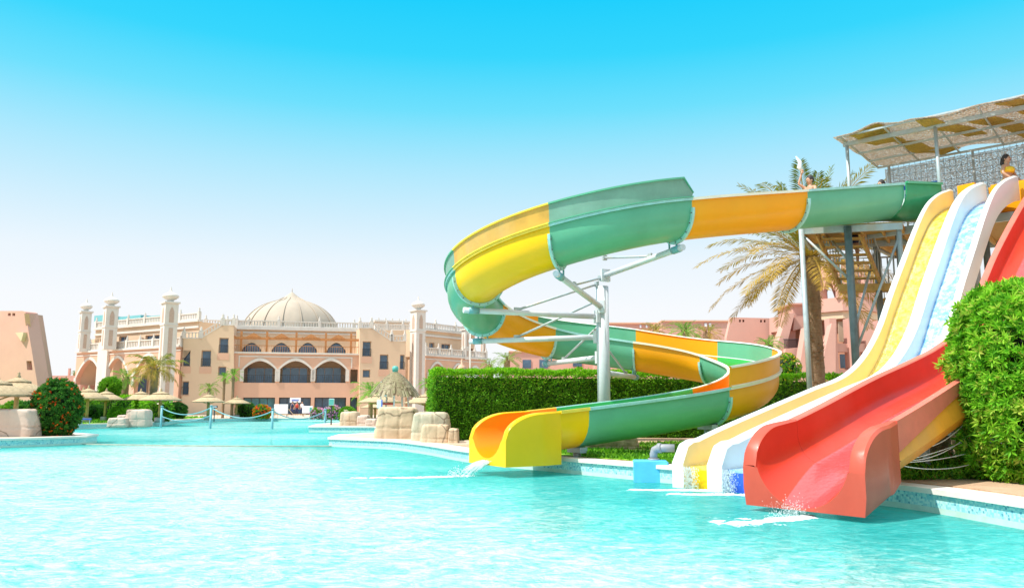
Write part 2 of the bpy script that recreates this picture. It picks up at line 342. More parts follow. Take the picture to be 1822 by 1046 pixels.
def wetbed(name, base, froth, sc=7):
    m = mat(name, base, .15, coat=.5); n = m.node_tree; b = n.nodes['Principled BSDF']
    t = n.nodes.new('ShaderNodeTexCoord'); q = n.nodes.new('ShaderNodeTexNoise'); q.inputs['Scale'].default_value = sc; q.inputs['Detail'].default_value = 9; q.inputs['Roughness'].default_value = .75
    n.links.new(t.outputs['Object'], q.inputs[0]); r = n.nodes.new('ShaderNodeValToRGB'); n.links.new(q.outputs[0], r.inputs[0]); e = r.color_ramp.elements
    e[0].position = .42; e[0].color = (*base, 1); e[1].position = .6; e[1].color = (*froth, 1); n.links.new(r.outputs[0], b.inputs['Base Color'])
    bp = n.nodes.new('ShaderNodeBump'); bp.inputs['Strength'].default_value = .5; bp.inputs['Distance'].default_value = .04; n.links.new(q.outputs[0], bp.inputs['Height']); n.links.new(bp.outputs[0], b.inputs['Normal'])
    return m
M['bed_y'] = wetbed('wet yellow bed', (.86, .55, .02), (.90, .72, .20))
M['bed_b'] = wetbed('wet blue bed', (.14, .38, .72), (.55, .76, .92), 5)
def reedmat(name, c1, c2, c3, thr):
    m = mat(name, c1, .9, .55, 34, .8, 40, trans=.45); n = m.node_tree
    out = n.nodes['Material Output']; src = out.inputs[0].links[0].from_socket
    t = n.nodes.new('ShaderNodeTexCoord'); mp = n.nodes.new('ShaderNodeMapping'); mp.inputs['Scale'].default_value = (1, 1, 3.0); n.links.new(t.outputs['Object'], mp.inputs[0])
    q = n.nodes.new('ShaderNodeTexNoise'); q.inputs['Scale'].default_value = 26; q.inputs['Detail'].default_value = 4; n.links.new(mp.outputs[0], q.inputs[0])
    g = n.nodes.new('ShaderNodeMath'); g.operation = 'GREATER_THAN'; g.inputs[1].default_value = thr; n.links.new(q.outputs[0], g.inputs[0])
    tr = n.nodes.new('ShaderNodeBsdfTransparent'); ms = n.nodes.new('ShaderNodeMixShader'); n.links.new(g.outputs[0], ms.inputs[0]); n.links.new(src, ms.inputs[1]); n.links.new(tr.outputs[0], ms.inputs[2]); n.links.new(ms.outputs[0], out.inputs[0])
    return m
M['reed'] = reedmat('loose reed matting', (.54, .45, .36), 0, 0, .575)
M['reeds'] = reedmat('pale reed screen', (.70, .63, .60), 0, 0, .555)
M['reedd'] = reedmat('dense ochre reed matting', (.70, .50, .14), 0, 0, .80)
# ================================================================== pool and ground
DZ = .30
def smooth_loop(pts, n):
    out = []; N = len(pts)
    for i in range(N):
        p0, p1, p2, p3 = pts[i-1], pts[i], pts[(i+1) % N], pts[(i+2) % N]
        if p1[2] and p2[2]:
            for k in range(n):
                t = k/n
                out.append(tuple(.5*((2*p1[j])+(-p0[j]+p2[j])*t+(2*p0[j]-5*p1[j]+4*p2[j]-p3[j])*t*t+(-p0[j]+3*p1[j]-3*p2[j]+p3[j])*t**3) for j in (0, 1)))
        else: out.append((p1[0], p1[1]))
    return out
POOL = [(-30, -14, 0), (9, -14, 0), (8.2, -4, 1), (7.0, 4, 1), (5.95, 9.0, 1), (5.42, 11.3, 1), (4.1, 13.3, 1), (2.45, 15.4, 1), (1.05, 17.2, 1), (-.95, 20.0, 1), (-2.6, 23.8, 1), (-4.2, 26.6, 1), (-6.5, 28.4, 0),
        (-6.8, 31.5, 0), (-5.2, 34.5, 1), (-5.6, 40.0, 1), (-7.5, 43.5, 1), (-11.2, 44.0, 0), (-12.2, 50, 1), (-11.5, 60, 1), (-14, 70, 1), (-19, 75, 1), (-25, 76, 1), (-28, 68, 1), (-25.5, 57, 1), (-27, 49, 1), (-25, 42, 1), (-20, 35, 1), (-16.4, 31.6, 0), (-15.9, 29.8, 0),
        (-16.6, 28.4, 1), (-18.0, 26.9, 1), (-22, 24, 1), (-29, 18, 0)]
LOOP = smooth_loop(POOL, 6)
def offset(loop, d):
    out = []; N = len(loop)
    for i in range(N):
        a = Vector(loop[i-1]); b = Vector(loop[i]); c = Vector(loop[(i+1) % N])
        n1 = (b-a).normalized(); n2 = (c-b).normalized(); n1 = Vector((n1.y, -n1.x)); n2 = Vector((n2.y, -n2.x))
        m_ = (n1+n2); m_.normalize(); out.append(tuple(b+m_*d/max(.6, m_.dot(n1))))
    return out
def strip(bm, A, B, za, zb, mi=0):
    va = [bm.verts.new((*p, za)) for p in A]; vb = [bm.verts.new((*p, zb)) for p in B]; N = len(A)
    for i in range(N): bm.faces.new((va[i], va[(i+1) % N], vb[(i+1) % N], vb[i])).material_index = mi
def area(L): return sum(L[i-1][0]*L[i][1]-L[i][0]*L[i-1][1] for i in range(len(L)))
if area(LOOP) < 0: LOOP.reverse()
OUT = offset(LOOP, .42)
# deck sheet with the pool cut out
bm = NB(); big = [(-900, -60), (900, -60), (900, 1500), (-900, 1500)]
plate(bm, big, [OUT], lambda a, b, d: Vector((a, b, DZ-d)), .5); fixn(bm); struct('ground', bm, M['deck'])
bm = NB(); IN = offset(LOOP, -.05)
strip(bm, IN, OUT, DZ+.02, DZ+.012); strip(bm, IN, IN, DZ+.02, DZ-.05); strip(bm, IN, LOOP, DZ-.05, DZ-.05); strip(bm, OUT, OUT, DZ+.012, DZ-.2)
fixn(bm); struct('pool_coping', bm, M['coping'])
bm = NB(); strip(bm, LOOP, LOOP, DZ-.05, .075, 0); strip(bm, LOOP, LOOP, .075, -.05, 1); strip(bm, LOOP, LOOP, -.05, -1.1, 2)
fixn(bm); struct('pool_wall', bm, [M['tile'], M['band'], M['floor']])
bm = NB(); plate(bm, OUT, [], lambda a, b, d: Vector((a, b, -1.1-d)), .1); fixn(bm); struct('pool_floor', bm, M['floor'])
import numpy as np
gx = np.arange(-30, 9.3, .6); gy = np.arange(-14.5, 77, .6); X_, Y_ = np.meshgrid(gx, gy, indexing='ij'); pt = np.stack([X_.ravel(), Y_.ravel()], 1)
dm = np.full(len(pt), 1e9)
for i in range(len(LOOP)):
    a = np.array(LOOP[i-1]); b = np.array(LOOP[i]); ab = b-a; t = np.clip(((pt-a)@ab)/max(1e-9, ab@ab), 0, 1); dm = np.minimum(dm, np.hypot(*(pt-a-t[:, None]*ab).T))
for c_, r_ in (((.2, 16.6), 1.2), ((3.0, 13.4), 1.6), ((4.4, 10.6), 1.6)): dm = np.minimum(dm, np.maximum(0, np.hypot(pt[:, 0]-c_[0], pt[:, 1]-c_[1])-r_))  # shade and reflections by walls and slides painted into the tone
churn_shade = np.clip((dm-.3)/3.6, 0, 1)**.7*np.where(pt[:, 1] > 29, .62, 1.0)
ny = len(gy); fc = [(i*ny+j, (i+1)*ny+j, (i+1)*ny+j+1, i*ny+j+1) for i in range(len(gx)-1) for j in range(ny-1)]
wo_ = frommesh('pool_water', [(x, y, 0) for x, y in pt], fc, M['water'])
at_ = wo_.data.attributes.new('churn_shade', 'FLOAT', 'POINT'); at_.data.foreach_set('value', churn_shade.astype(np.float32)); tag(wo_, kind='structure')
# overflow weir between the two basins
bm = NB(); L = []
for i in range(25):
    t = i/24; L.append((-15.95+9.55*t, 29.85-1.45*t-.55*sin(pi*t), 0))
for a, b in zip(L, L[1:]): beam(bm, (a[0], a[1], -.24), (b[0], b[1], -.24), .30, .54)
fixn(bm); tag(obj('overflow_wall', bm, M['weir']), 'low submerged grey wall dividing the front basin from the back basin', 'pool wall')
# grass and soil beds (sheets a little above the paving)
def bed(name, pts, z, m, kind='structure'):
    bm = NB(); plate(bm, pts, [], lambda a, b, d: Vector((a, b, z-d)), .02); fixn(bm); return tag(obj(name, bm, m), kind=kind)
def shift(seg, d):      # follows the pool edge
    return offset(LOOP, d)
NEAR = [p for p in offset(LOOP, .55)]
edge = [p for p in NEAR if p[0] > -3 and 8 < p[1] < 24 ]
edge.sort(key=lambda p: p[1])
bed('soil_bed', edge+[(-1.6, 23.2), (12, 31), (30, 31), (30, 6)], DZ+.016, M['soil'])
far1 = [(a, b) for a, b in edge if 14.6 < b < 21]
G1 = far1+[(1.2, 22.6), (7.5, 25.6), (8.5, 20.5), (5.2, 15.2)]
bed('lawn', G1, DZ+.022, M['grass'])
pp = [onz(x, y, DZ) for x, y in ((1118, 801), (1215, 801), (1236, 781), (1130, 780))]; bed('path', [(p.x, p.y) for p in pp], DZ+.030, M['soil'])
G2 = [(5.9, 12.8), (9.5, 13.4), (10.5, 17.5), (6.8, 17.0)]
bed('lawn', G2, DZ+.022, M['grass'])
G3 = [(-27.5, 50), (-30, 46), (-46, 48), (-58, 66), (-45, 88), (-31, 82), (-29.5, 70), (-27, 59)]
bed('lawn', G3, DZ+.022, M['grass'])
G4 = [(-10.4, 50), (-9.5, 62), (-3, 70), (0, 46), (-4.5, 45)]
bed('lawn', G4, DZ+.022, M['grass'])
def blades(polys, n, h, name, label=None):
    V = []; Fc = []; A = []
    for poly, cnt in polys:
        xs = [p[0] for p in poly]; ys = [p[1] for p in poly]; k = 0
        while k < cnt:
            x = random.uniform(min(xs), max(xs)); y = random.uniform(min(ys), max(ys)); ins = False
            for i in range(len(poly)):
                (x1, y1), (x2, y2) = poly[i-1], poly[i]
                if (y1 > y) != (y2 > y) and x < (x2-x1)*(y-y1)/(y2-y1)+x1: ins = not ins
            k += 1
            if not ins or noise.noise(Vector((x*.5, y*.5, 3))) < -.28: continue
            hh = h*random.uniform(.5, 1.3); a = random.uniform(0, 6.28); wd = .012+.0009*y; b = len(V)
            dx, dy = random.gauss(0, .4)*hh, random.gauss(0, .4)*hh
            V += [(x-cos(a)*wd, y-sin(a)*wd, DZ), (x+cos(a)*wd, y+sin(a)*wd, DZ), (x+dx, y+dy, DZ+hh)]; Fc.append((b, b+1, b+2)); A.append(random.random())
    return tag(frommesh(name, V, Fc, M['leaf_l'], attr=A), label, 'grass', kind='stuff')
blades([(G1, 26000), (G2, 14000)], 0, .09, 'grass', 'short bright green lawn grass behind the slide exits')
blades([(G3, 16000), (G4, 8000)], 0, .16, 'grass', 'green lawn grass around the far straw parasols')

# ================================================================== spiral water slide
K = 1.07; C1 = Vector((2.34*K, 20.2*K)); R = 3.4*K; HW = .69
def hdg(a): return Vector((-sin(a), -cos(a)))
fr = []        # (axis xy, heading, side of reference rim (-1 left/outer, +1 right), pixel x, pixel y, guard height)
A1 = C1+R*Vector((cos(radians(67.5)), -sin(radians(67.5)))); H1 = hdg(radians(67.5))
fr.append((A1-H1*6.75, H1, -1, 1615, 326, 0)); fr.append((A1-H1*3.45, H1, -1, 1450, 338, 0))
for i, (sd_, py, g) in enumerate([(-1, 353, 0), (-1, 400, 0), (-1, 478, 0), (None, 0, 0), (1, 584, 0)]):
    a = radians(67.5+45*i); fr.append((C1+R*Vector((cos(a), -sin(a))), hdg(a), sd_, 0, py, 0))
def nv(x, y): return Vector((x, y)).normalized()
fr.append((Vector((3.64, 23.34))*K, nv(.96, -.22), 1, 0, 608, 0))
fr.append((Vector((5.68, 22.75))*K, nv(.78, -.62), 1, 0, 631, 0))
fr.append((Vector((6.30, 20.95))*K, nv(.03, -1), None, 0, 0, 0))
fr.append((Vector((4.60, 18.40))*K, nv(-.866, -.5), -1, 1300, 690, 0))
A9 = fr[-1][0]; H9 = nv(-.866, -.5)
fr.append((A9+H9*4.15, H9, -1, 0, 726, 0)); fr.append((A9+H9*6.2, H9, -1, 0, 742, 0))
KF = []
for ax, h, sd_, px, py, g in fr:
    rt = Vector((h.y, -h.x))
    if sd_ is None: KF.append([ax, h, None]); continue
    rim = ax+rt*sd_*HW; k = rim.x/rim.y; t = None
    # elevation of pixel row py along direction k
    lo, hi = -2, 2
    pxx = 911+F*k*.985; t = kt(pxx, py)[1]
    KF.append([ax, h, CH+t*rim.y])
for i, kf in enumerate(KF):
    if kf[2] is None: kf[2] = (KF[i-1][2]+KF[i+1][2])/2
KF[-1][2] = KF[-2][2]-.16; KF[9][2] += .14
print('RIM', [round(k[2], 2) for k in KF])
def hermite(i, t):
    a, ha, za = KF[i]; b, hb, zb = KF[i+1]; d = (b-a).length*(1+.12*(1-ha.dot(hb)))
    h00 = 2*t**3-3*t*t+1; h10 = t**3-2*t*t+t; h01 = -2*t**3+3*t*t; h11 = t**3-t*t
    p = a*h00+ha*d*h10+b*h01+hb*d*h11
    q = a*(6*t*t-6*t)+ha*d*(3*t*t-4*t+1)+b*(-6*t*t+6*t)+hb*d*(3*t*t-2*t)
    def sl(j):
        j0, j1 = max(0, j-1), min(len(KF)-1, j+1); return (KF[j1][2]-KF[j0][2])/max(1e-6, sum((KF[m+1][0]-KF[m][0]).length for m in range(j0, j1)))
    z = za*h00+sl(i)*d*h10+zb*h01+sl(i+1)*d*h11
    return p, q.normalized(), z
def frame(i, t):
    p, q, z = hermite(i, t); return Vector((p.x, p.y, z)), Vector((q.y, -q.x, 0))
DEP = .84; IW = .62
def uprof(w_, dep, n=14, wall=None):
    r = w_; cz = -(dep-r)
    L = [(-w_, 0)]+[(-r*cos(pi*k/n), cz-r*sin(pi*k/n)) for k in range(n+1)]+[(w_, 0)]
    return L
inner = uprof(IW, DEP); outer = uprof(IW+.028, DEP+.028)
# closed profile with the material of every edge: 0 outside, 1 lining, 2 lip
lip = .085
prof = [(p[0], p[1], 1) for p in inner]
prof[-1] = (prof[-1][0], prof[-1][1], 2)
prof += [(IW+.012, .018, 2), (IW+lip, .018, 2), (IW+lip, -.045, 2), (IW+lip-.02, -.045, 2), (IW+lip-.02, -.012, 2), (IW+.03, -.03, 0)]
prof += [(p[0], p[1], 0) for p in outer[::-1][1:-1]]
prof += [(-IW-.03, -.03, 2), (-IW-lip+.02, -.012, 2), (-IW-lip+.02, -.045, 2), (-IW-lip, -.045, 2), (-IW-lip, .018, 2), (-IW-.012, .018, 2)]
def sweep(bm, frames, profiles, closed=True):
    rings = []
    for (o, r), pf in zip(frames, profiles): rings.append([bm.verts.new(o+r*p[0]+Vector((0, 0, p[1]))) for p in pf])
    n = len(rings[0])
    for A, B in zip(rings, rings[1:]):
        for k in range(n if closed else n-1):
            f = bm.faces.new((A[k], A[(k+1) % n], B[(k+1) % n], B[k])); f.material_index = profiles[0][k][2]; f.smooth = True
    if closed:
        for rg in (rings[0], rings[-1]):
            try: bmesh.ops.triangle_fill(bm, edges=[e for e in set(sum([list(v.link_edges) for v in rg], [])) if e.verts[0] in rg and e.verts[1] in rg], use_beauty=True)
            except Exception: pass
spiral = thing('spiral_water_slide', 'green, orange and yellow open spiral slide coiling around a pale steel pole', 'water slide', (C1.x, C1.y, DZ))
COL = ['green', 'orange', 'green', 'yellow', 'green', 'orange', 'green', 'orange', 'green', 'orange', 'green']
NAMES = {'green': 'green', 'orange': 'orange', 'yellow': 'yellow'}
LIN = {'green': 'green_in', 'orange': 'orange_in', 'yellow': 'orange_in'}
LIP = {'green': 'teal', 'orange': 'lipale', 'yellow': 'lipyellow'}
def sharp(o):
    o.data.set_sharp_from_angle(angle=radians(40))
for i, c in enumerate(COL):
    n = 14; fs = [frame(i, k/n) for k in range(n+1)]
    bm = NB(); sweep(bm, fs, [prof]*(n+1)); fixn(bm)
    o = obj('channel_section', bm, [M[c], M[LIN[c]], M[LIP[c] if i not in (8,) else 'rimteal']], spiral, smooth=True); sharp(o)
    if 2 <= i <= 9:        # raised guard panel bolted on the outer rim
        gh = .50; hs = [gh]*(n+1)
        if i == 9: hs = [gh]*(n+1)
        pg = [(-IW-.025, .02, 0), (-IW-.04, gh*.5, 0), (-IW-.06, gh-.02, 0), (-IW-.03, gh, 1), (-IW-.05, gh+.03, 1), (-IW-.13, gh+.01, 1), (-IW-.13, gh-.03, 1), (-IW-.085, gh-.03, 0), (-IW-.065, gh*.5, 0), (-IW-.05, .05, 1), (-IW-.12, .045, 1), (-IW-.12, .02, 1)]
        fg = fs
        if i == 2:     # slanted start of the guard
            pass
        def cut(k):
            if i != 2 or k > 1: return pg
            f = .25 if k == 0 else 1
            return [(p[0], p[1]*f if p[1] > .06 else p[1], p[2]) for p in pg]
        bm = NB(); sweep(bm, fg, [cut(k) if i == 2 else pg for k in range(n+1)]); fixn(bm)
        gm = {'green': 'green_pale', 'orange': 'yellow_pale', 'yellow': 'yellow_pale'}[c] if i < 5 else c
        o = obj('guard_panel', bm, [M[gm], M[('green' if c == 'green' else 'lipyellow') if i < 6 else ('rimteal' if c == 'green' else 'lipale')]], spiral, smooth=True); sharp(o)
def flange(i, t=0.0, c='teal'):
    o, r = frame(i, t); h = Vector((-r.y, r.x, 0)); bm = NB(); n = 18; a0 = []
    pts = uprof(1, 1, n)[1:-1]
    ring = []
    for dd in (-.03, .03):
        for rr in (IW+.024, IW+.105):
            ring.append([bm.verts.new(o+h*dd+r*(x*rr)+Vector((0, 0, -(DEP-IW)+min(0, (z))*rr))) for x, z in uprof(1, 1, n)[1:-1]])
    a, b, c_, d = ring
    for A, B in ((a, b), (b, d), (d, c_), (c_, a)):
        for k in range(len(A)-1): bm.faces.new((A[k], A[k+1], B[k+1], B[k]))
    for k in (0, -1): bm.faces.new((a[k], b[k], d[k], c_[k]))
    for k in range(1, n, 2):
        an = pi*k/n; p = o+r*(-cos(an)*(IW+.065))+Vector((0, 0, -(DEP-IW)-sin(an)*(IW+.065)))
        tube(bm, [p-h*.05, p+h*.05], .014, 6, mi=1)
    fixn(bm); obj('joint_flange', bm, [M[c], M['bolt']], spiral)
for i in range(1, 11): flange(i, 0, 'teal' if COL[i-1] == 'green' or COL[i] == 'green' else 'orange')
# flared exit with box skirt
def mouth(parent, o0, rt, Lg, w_in, w_out, top, bot, skirt, mats, n=16, front=.5, slope=0, name='flared_exit', m_in=14):
    """o0 = back rim mid; runs along the heading; skirt = bottom of the box"""
    h = Vector((-rt.y, rt.x, 0)); frs = []; pfs = []
    for k in range(n+1):
        s = (k/n)**.7; x = s*Lg; q = max(0, (x-(Lg-front))/front)
        drop = (1-sqrt(max(0, 1-q*q)))*(top-bot)*.55; tz = -drop
        z0 = -slope*x
        wo = w_in+.05+(w_out-w_in-.05)*min(1, x/(Lg*.35)) if x < Lg*.35 else w_out
        L = []
        # lining as a U clipped at the local wall height
        dep = (top-bot); r = w_in; cz = -(dep-r) if dep > r else 0
        fl = .05*q*q
        for j in range(m_in+1):
            a = pi*j/m_in; xx = -(r)*cos(a); zz = cz-sin(a)*(dep+cz) if dep <= r else cz-r*sin(a)
            zz = min(zz, tz)
            L.append((xx*(1+fl/r), zz+z0, 1))
        L = [(-(w_in+fl), tz+z0, 1)]+L+[(w_in+fl, tz+z0, 2)]
        L += [(w_in+fl+.02, tz+.02+z0, 2), (wo-.025, tz+.02+z0, 2), (wo, tz-.012+z0, 0), (wo, skirt, 0), (-wo, skirt, 0), (-wo, tz-.012+z0, 2), (-wo+.025, tz+.02+z0, 2), (-w_in-fl-.02, tz+.02+z0, 2)]
        frs.append((o0+h*x, rt)); pfs.append(L)
    bm = NB(); sweep(bm, frs, pfs); fixn(bm)
    o = obj(name, bm, mats, parent, smooth=True); o.data.set_sharp_from_angle(angle=radians(35)); return o
o0, r0 = frame(11-0, 0) if len(KF) > 12 else frame(10, 1)
o0, r0 = frame(10, 1)
# short round yellow piece, then the box exit
h9 = Vector((-r0.y, r0.x, 0))
bm = NB(); fs = [(o0+h9*(.75*k/6)-Vector((0, 0, .07*k/6)), r0) for k in range(7)]
sweep(bm, fs, [prof]*7); fixn(bm); o = obj('channel_section', bm, [M['yellow'], M['orange_in'], M['lipyellow']], spiral, smooth=True); sharp(o)
mouth(spiral, o0+h9*.72-Vector((0, 0, .075)), r0, 1.42, .60, .80, .86, 0.0, -1.08, [M['yellow'], M['orange_in'], M['yellow']], front=.85, slope=.06)
# pole, arms and struts
bm = NB(); tube(bm, [(C1.x, C1.y, DZ-.02), (C1.x, C1.y, KF[3][2]-DEP+.02)], .175, 28); lathe(bm, (C1.x, C1.y, DZ), [(.34, 0), (.34, .04), (.2, .05)], 20)
obj('support_pole', bm, M['polew'], spiral)
def arm(ang, zend, zpole, rad, zs=None):
    d = Vector((cos(ang), -sin(ang), 0)); c = Vector((C1.x, C1.y, 0)); bm = NB()
    a = c+d*.16+Vector((0, 0, zpole)); b = c+d*rad+Vector((0, 0, zend)); tube(bm, [a, b], .075, 14)
    box(bm, c+d*.19+Vector((0, 0, zpole)), (.10, .26, .34), rz=-ang); o = obj('support_arm', bm, M['polew'], spiral)
    bm = NB(); bb = a+(b-a)*.93; ax = (b-a).normalized(); tube(bm, [bb-ax*.14, bb+ax*.14], .09, 14)
    tube(bm, [bb+Vector((0, 0, .05)), bb+Vector((0, 0, .26))], .025, 6); bb2 = bb-ax*.3; tube(bm, [bb2+Vector((0, 0, .05)), bb2+Vector((0, 0, .24))], .025, 6)
    obj('clamp_sleeve', bm, M['tealpaint'], o)
    if zs:
        bm = NB(); s = c+d*.17+Vector((0, 0, zpole+zs)); e = a+(b-a)*.62+Vector((0, 0, .07)); tube(bm, [s, e], .032, 8); box(bm, e, (.14, .05, .14), rz=-ang); box(bm, s, (.08, .12, .14), rz=-ang)
        obj('brace_rod', bm, M['steel'], o)
for i, zs in ((2, .5), (3, .8), (4, .9), (5, 1.0), (6, .9), (7, .8)):
    a = radians(67.5+45*(i-2)); ze = KF[i][2]-DEP-.22
    arm(a, ze, ze+(-.35 if i == 3 else -.1 if i == 2 else .0), R+(.42 if i in (4, 5) else .25), zs if i != 7 else .75)
# short stands under the lower run
for i, t in ((10, .03), (9, .55), (10, .97)):
    o_, r_ = frame(i, t); bm = NB(); zz = o_.z-DEP-.02
    tube(bm, [(o_.x, o_.y, DZ-.05), (o_.x, o_.y, zz-.1)], .09, 14); box(bm, (o_.x, o_.y, zz-.06), (.5, .2, .12), rz=atan2(r_.y, r_.x)); obj('stand', bm, M['steel'], spiral)
# start tub at the top
o_, r_ = frame(0, 0); h_ = Vector((-r_.y, r_.x, 0))
bm = NB(); pf2 = [(x*1.12, z*1.0+(.02 if z > -.1 else 0), m_) for x, z, m_ in prof]
fs = [(o_-h_*(1.3*k/5)+Vector((0, 0, .02*k)), r_) for k in range(6)]
sweep(bm, fs, [pf2]*6); fixn(bm); o = obj('start_tub', bm, [mat('deep green tub', (.03, .30, .13), .3, .1), M['green_in'], M['green']], spiral, smooth=True); sharp(o)

# ================================================================== straight body slides
def along(px, py, o, d):
    k, t = kt(px, py); s = (k*o[1]-o[0])/(d[0]-k*d[1]); Y = o[1]+d[1]*s; return s, CH+t*Y
def zcurve(pts):
    pts = sorted(pts)
    def f(s):
        if s <= pts[0][0]: return pts[0][1]
        for i in range(len(pts)-1):
            if pts[i][0] <= s <= pts[i+1][0]:
                x0, y0 = pts[i]; x1, y1 = pts[i+1]
                m0 = (y1-pts[i-1][1])/(x1-pts[i-1][0]) if i else (y1-y0)/(x1-x0); m1 = (pts[i+2][1]-y0)/(pts[i+2][0]-x0) if i+2 < len(pts) else (y1-y0)/(x1-x0)
                h = x1-x0; t = (s-x0)/h
                return y0*(2*t**3-3*t*t+1)+m0*h*(t**3-2*t*t+t)+y1*(-2*t**3+3*t*t)+m1*h*(t**3-t*t)
        return pts[-1][1]
    return f
LD = Vector((.80, .60)); LO = Vector((2.86, 14.1)); LP = Vector((.60, -.80))     # back direction, front left corner, across
rim_px = [(1215, 789), (1266, 764), (1354, 726), (1437, 691), (1496, 666), (1530, 633), (1558, 583), (1580, 520), (1602, 462), (1626, 400), (1644, 364), (1663, 346), (1685, 337)]
lp = [along(px, py, LO, LD) for px, py in rim_px]; print('LANE', [(round(a, 2), round(b, 2)) for a, b in lp])
zl = zcurve(lp); S0, S1 = 0, lp[-1][0]+.12
N = 70; SS = [S0+(S1-S0)*i/N for i in range(N+1)]
PW = .80                                                                       # lane pitch
lanes = thing('twin_body_slide', 'white twin lane body slide with one yellow bed and one blue bed', 'water slide', (LO.x+1, LO.y, DZ))
wallh = .56
def rimz(s):          # the wall tops curl down at the exit
    q = max(0, 1-s/.42); return zl(max(s, .5))-(1-sqrt(max(0, 1-q*q)))*.36
def bedz(s): return max(.36+.02*s, zl(max(s, .5))-wallh) if s < 3 else zl(s)-wallh
def wall(name, c0, wd, mats, lo=.5):
    bm = NB(); frs = []; pfs = []
    for s in SS:
        o = LO+LD*s+LP*c0; t = rimz(s); b = zl(max(s, .5))-wallh-.10 if s > 1.0 else -.06+(max(0, s-.6)/.4)*(zl(1.0)-wallh-.04)
        frs.append((Vector((o.x, o.y, 0)), Vector((LP.x, LP.y, 0))))
        w2 = wd/2*(1-.42*min(1, max(0, (s-8.5)/2.8)))*(1+(.7 if wd < .2 else .2)*max(0, 1-s/.6)**.7)
        pfs.append([(-w2, b, 0), (-w2, t-.05, 0), (-w2+.03, t-.01, 2), (-w2+.06, t, 2), (w2-.06, t, 2), (w2-.03, t-.01, 2), (w2, t-.05, 1), (w2, b, 0)])
    sweep(bm, frs, pfs); fixn(bm); o = obj(name, bm, mats, lanes, smooth=True); o.data.set_sharp_from_angle(angle=radians(35)); return o
wall('side_wall', .06, .15, [M['white'], M['cream'], M['white']])
wall('lane_divider', .06+PW, .26, [M['white'], M['white'], M['white']])
wall('side_wall', .06+PW*2, .15, [M['white'], M['white'], M['white']])
for c0, m_, wr in ((.06+PW*.5, 'bed_y', .27), (.06+PW*1.5, 'bed_b', .27)):
    bm = NB(); frs = []; pfs = []
    for s in SS[1:]:
        o = LO+LD*s+LP*c0; z = bedz(s); frs.append((Vector((o.x, o.y, 0)), Vector((LP.x, LP.y, 0)))); q = wr+.05
        pfs.append([(-q, z-.06, 0), (-q, z+.05, 0), (-q+.03, z+.015, 0), (-q+.08, z, 0), (q-.08, z, 0), (q-.03, z+.015, 0), (q, z+.05, 0), (q, z-.06, 0)])
    sweep(bm, frs, pfs); fixn(bm); o = obj('slide_bed', bm, M[m_], lanes, smooth=True); o.data.set_sharp_from_angle(angle=radians(50))
    bm = NB(); a = LO+LD*.32+LP*c0; box(bm, (a.x, a.y, bedz(.3)/2-.06), (.44, .34, bedz(.3)+.02), rz=atan2(LP.y, LP.x)); obj('exit_block', bm, M['yellow' if m_ == 'bed_y' else 'blue'], lanes)
for s in (1.6, 4.2, 6.9, 9.6):       # moulded joints across the walls
    for c0 in (.06-.078, .06+PW-.133, .06+PW*2-.078): pass
for s in (4.2, 7.0, 9.4):
    for c0 in (.25, .06+PW*1.6):
        p = LO+LD*s+LP*c0; bm = NB(); tube(bm, [(p.x, p.y, DZ-.05), (p.x, p.y, zl(s)-wallh-.12)], .08, 12); obj('stand', bm, M['steel'], lanes)

# red slide
RO = Vector((3.30, 11.05)); RD = Vector((.77, .64)).normalized(); RP = Vector((RD.y, -RD.x)); WR = 1.50
red_px = [(1390, 757), (1457, 724), (1550, 675), (1620, 643), (1665, 619), (1702, 588), (1735, 530), (1770, 450), (1822, 356)]
rp_ = [along(px, py, RO, RD) for px, py in red_px]; print('RED', [(round(a, 2), round(b, 2)) for a, b in rp_])
rp_.append((rp_[-1][0]+1.6, 7.3)); rp_.append((rp_[-1][0]+.9, 7.4)); zr = zcurve(rp_)
red = thing('red_body_slide', 'wide red open slide with a boxy flared exit over the water, nearest the camera', 'water slide', (RO.x+1, RO.y, 0))
RW = WR/2; rD = .60
def rprof(w_, dep, lipw, ls):
    r = .42; L = []; n = 8
    inn = [(-w_, 0)]+[(-w_+r-r*cos(pi/2*k/n), -dep+r-r*sin(pi/2*k/n)) for k in range(n+1)]+[(w_-r+r*sin(pi/2*k/n), -dep+r-r*cos(pi/2*k/n)) for k in range(n+1)]+[(w_, 0)]
    L = [(x, z, 3 if abs(x) < w_-.25 else 1) for x, z in inn]; L[-1] = (*inn[-1], 2)
    L += [(w_+.02, .02, 2), (w_+lipw, .02, 2), (w_+lipw, -ls, 0), (w_+.08, -ls-.02, 4)]
    out = [(w_+.11, -ls-.08), (w_+.14, -.50), (w_+.02, -dep-.06), (w_-.3, -dep-.16)]
    L += [(x, z, 4) for x, z in out]+[(-x, z, 4) for x, z in out[::-1]]
    L += [(-w_-.08, -ls-.02, 0), (-w_-lipw, -ls, 0), (-w_-lipw, .02, 2), (-w_-.02, .02, 2)]
    return L
bm = NB(); frs = []; pfs = []; Ls = rp_[-1][0]
for i in range(61):
    s = 1.055+(Ls-1.055)*i/60; o = RO+RD*s+RP*RW; frs.append((Vector((o.x, o.y, zr(s))), Vector((RP.x, RP.y, 0)))); pfs.append(rprof(.66, .62, .13, .11+.30*max(0, 1-(s-.95)/3.2)**1.5))
sweep(bm, frs, pfs); fixn(bm)
o = obj('channel', bm, [M['red'], M['red_in'], M['redrim'], M['wetred'], M['hull']], red, smooth=True); o.data.set_sharp_from_angle(angle=radians(40))
bk = RO+RD*1.05+RP*RW; o = Vector((bk.x, bk.y, zr(1.05))); zt = zr(1.05)
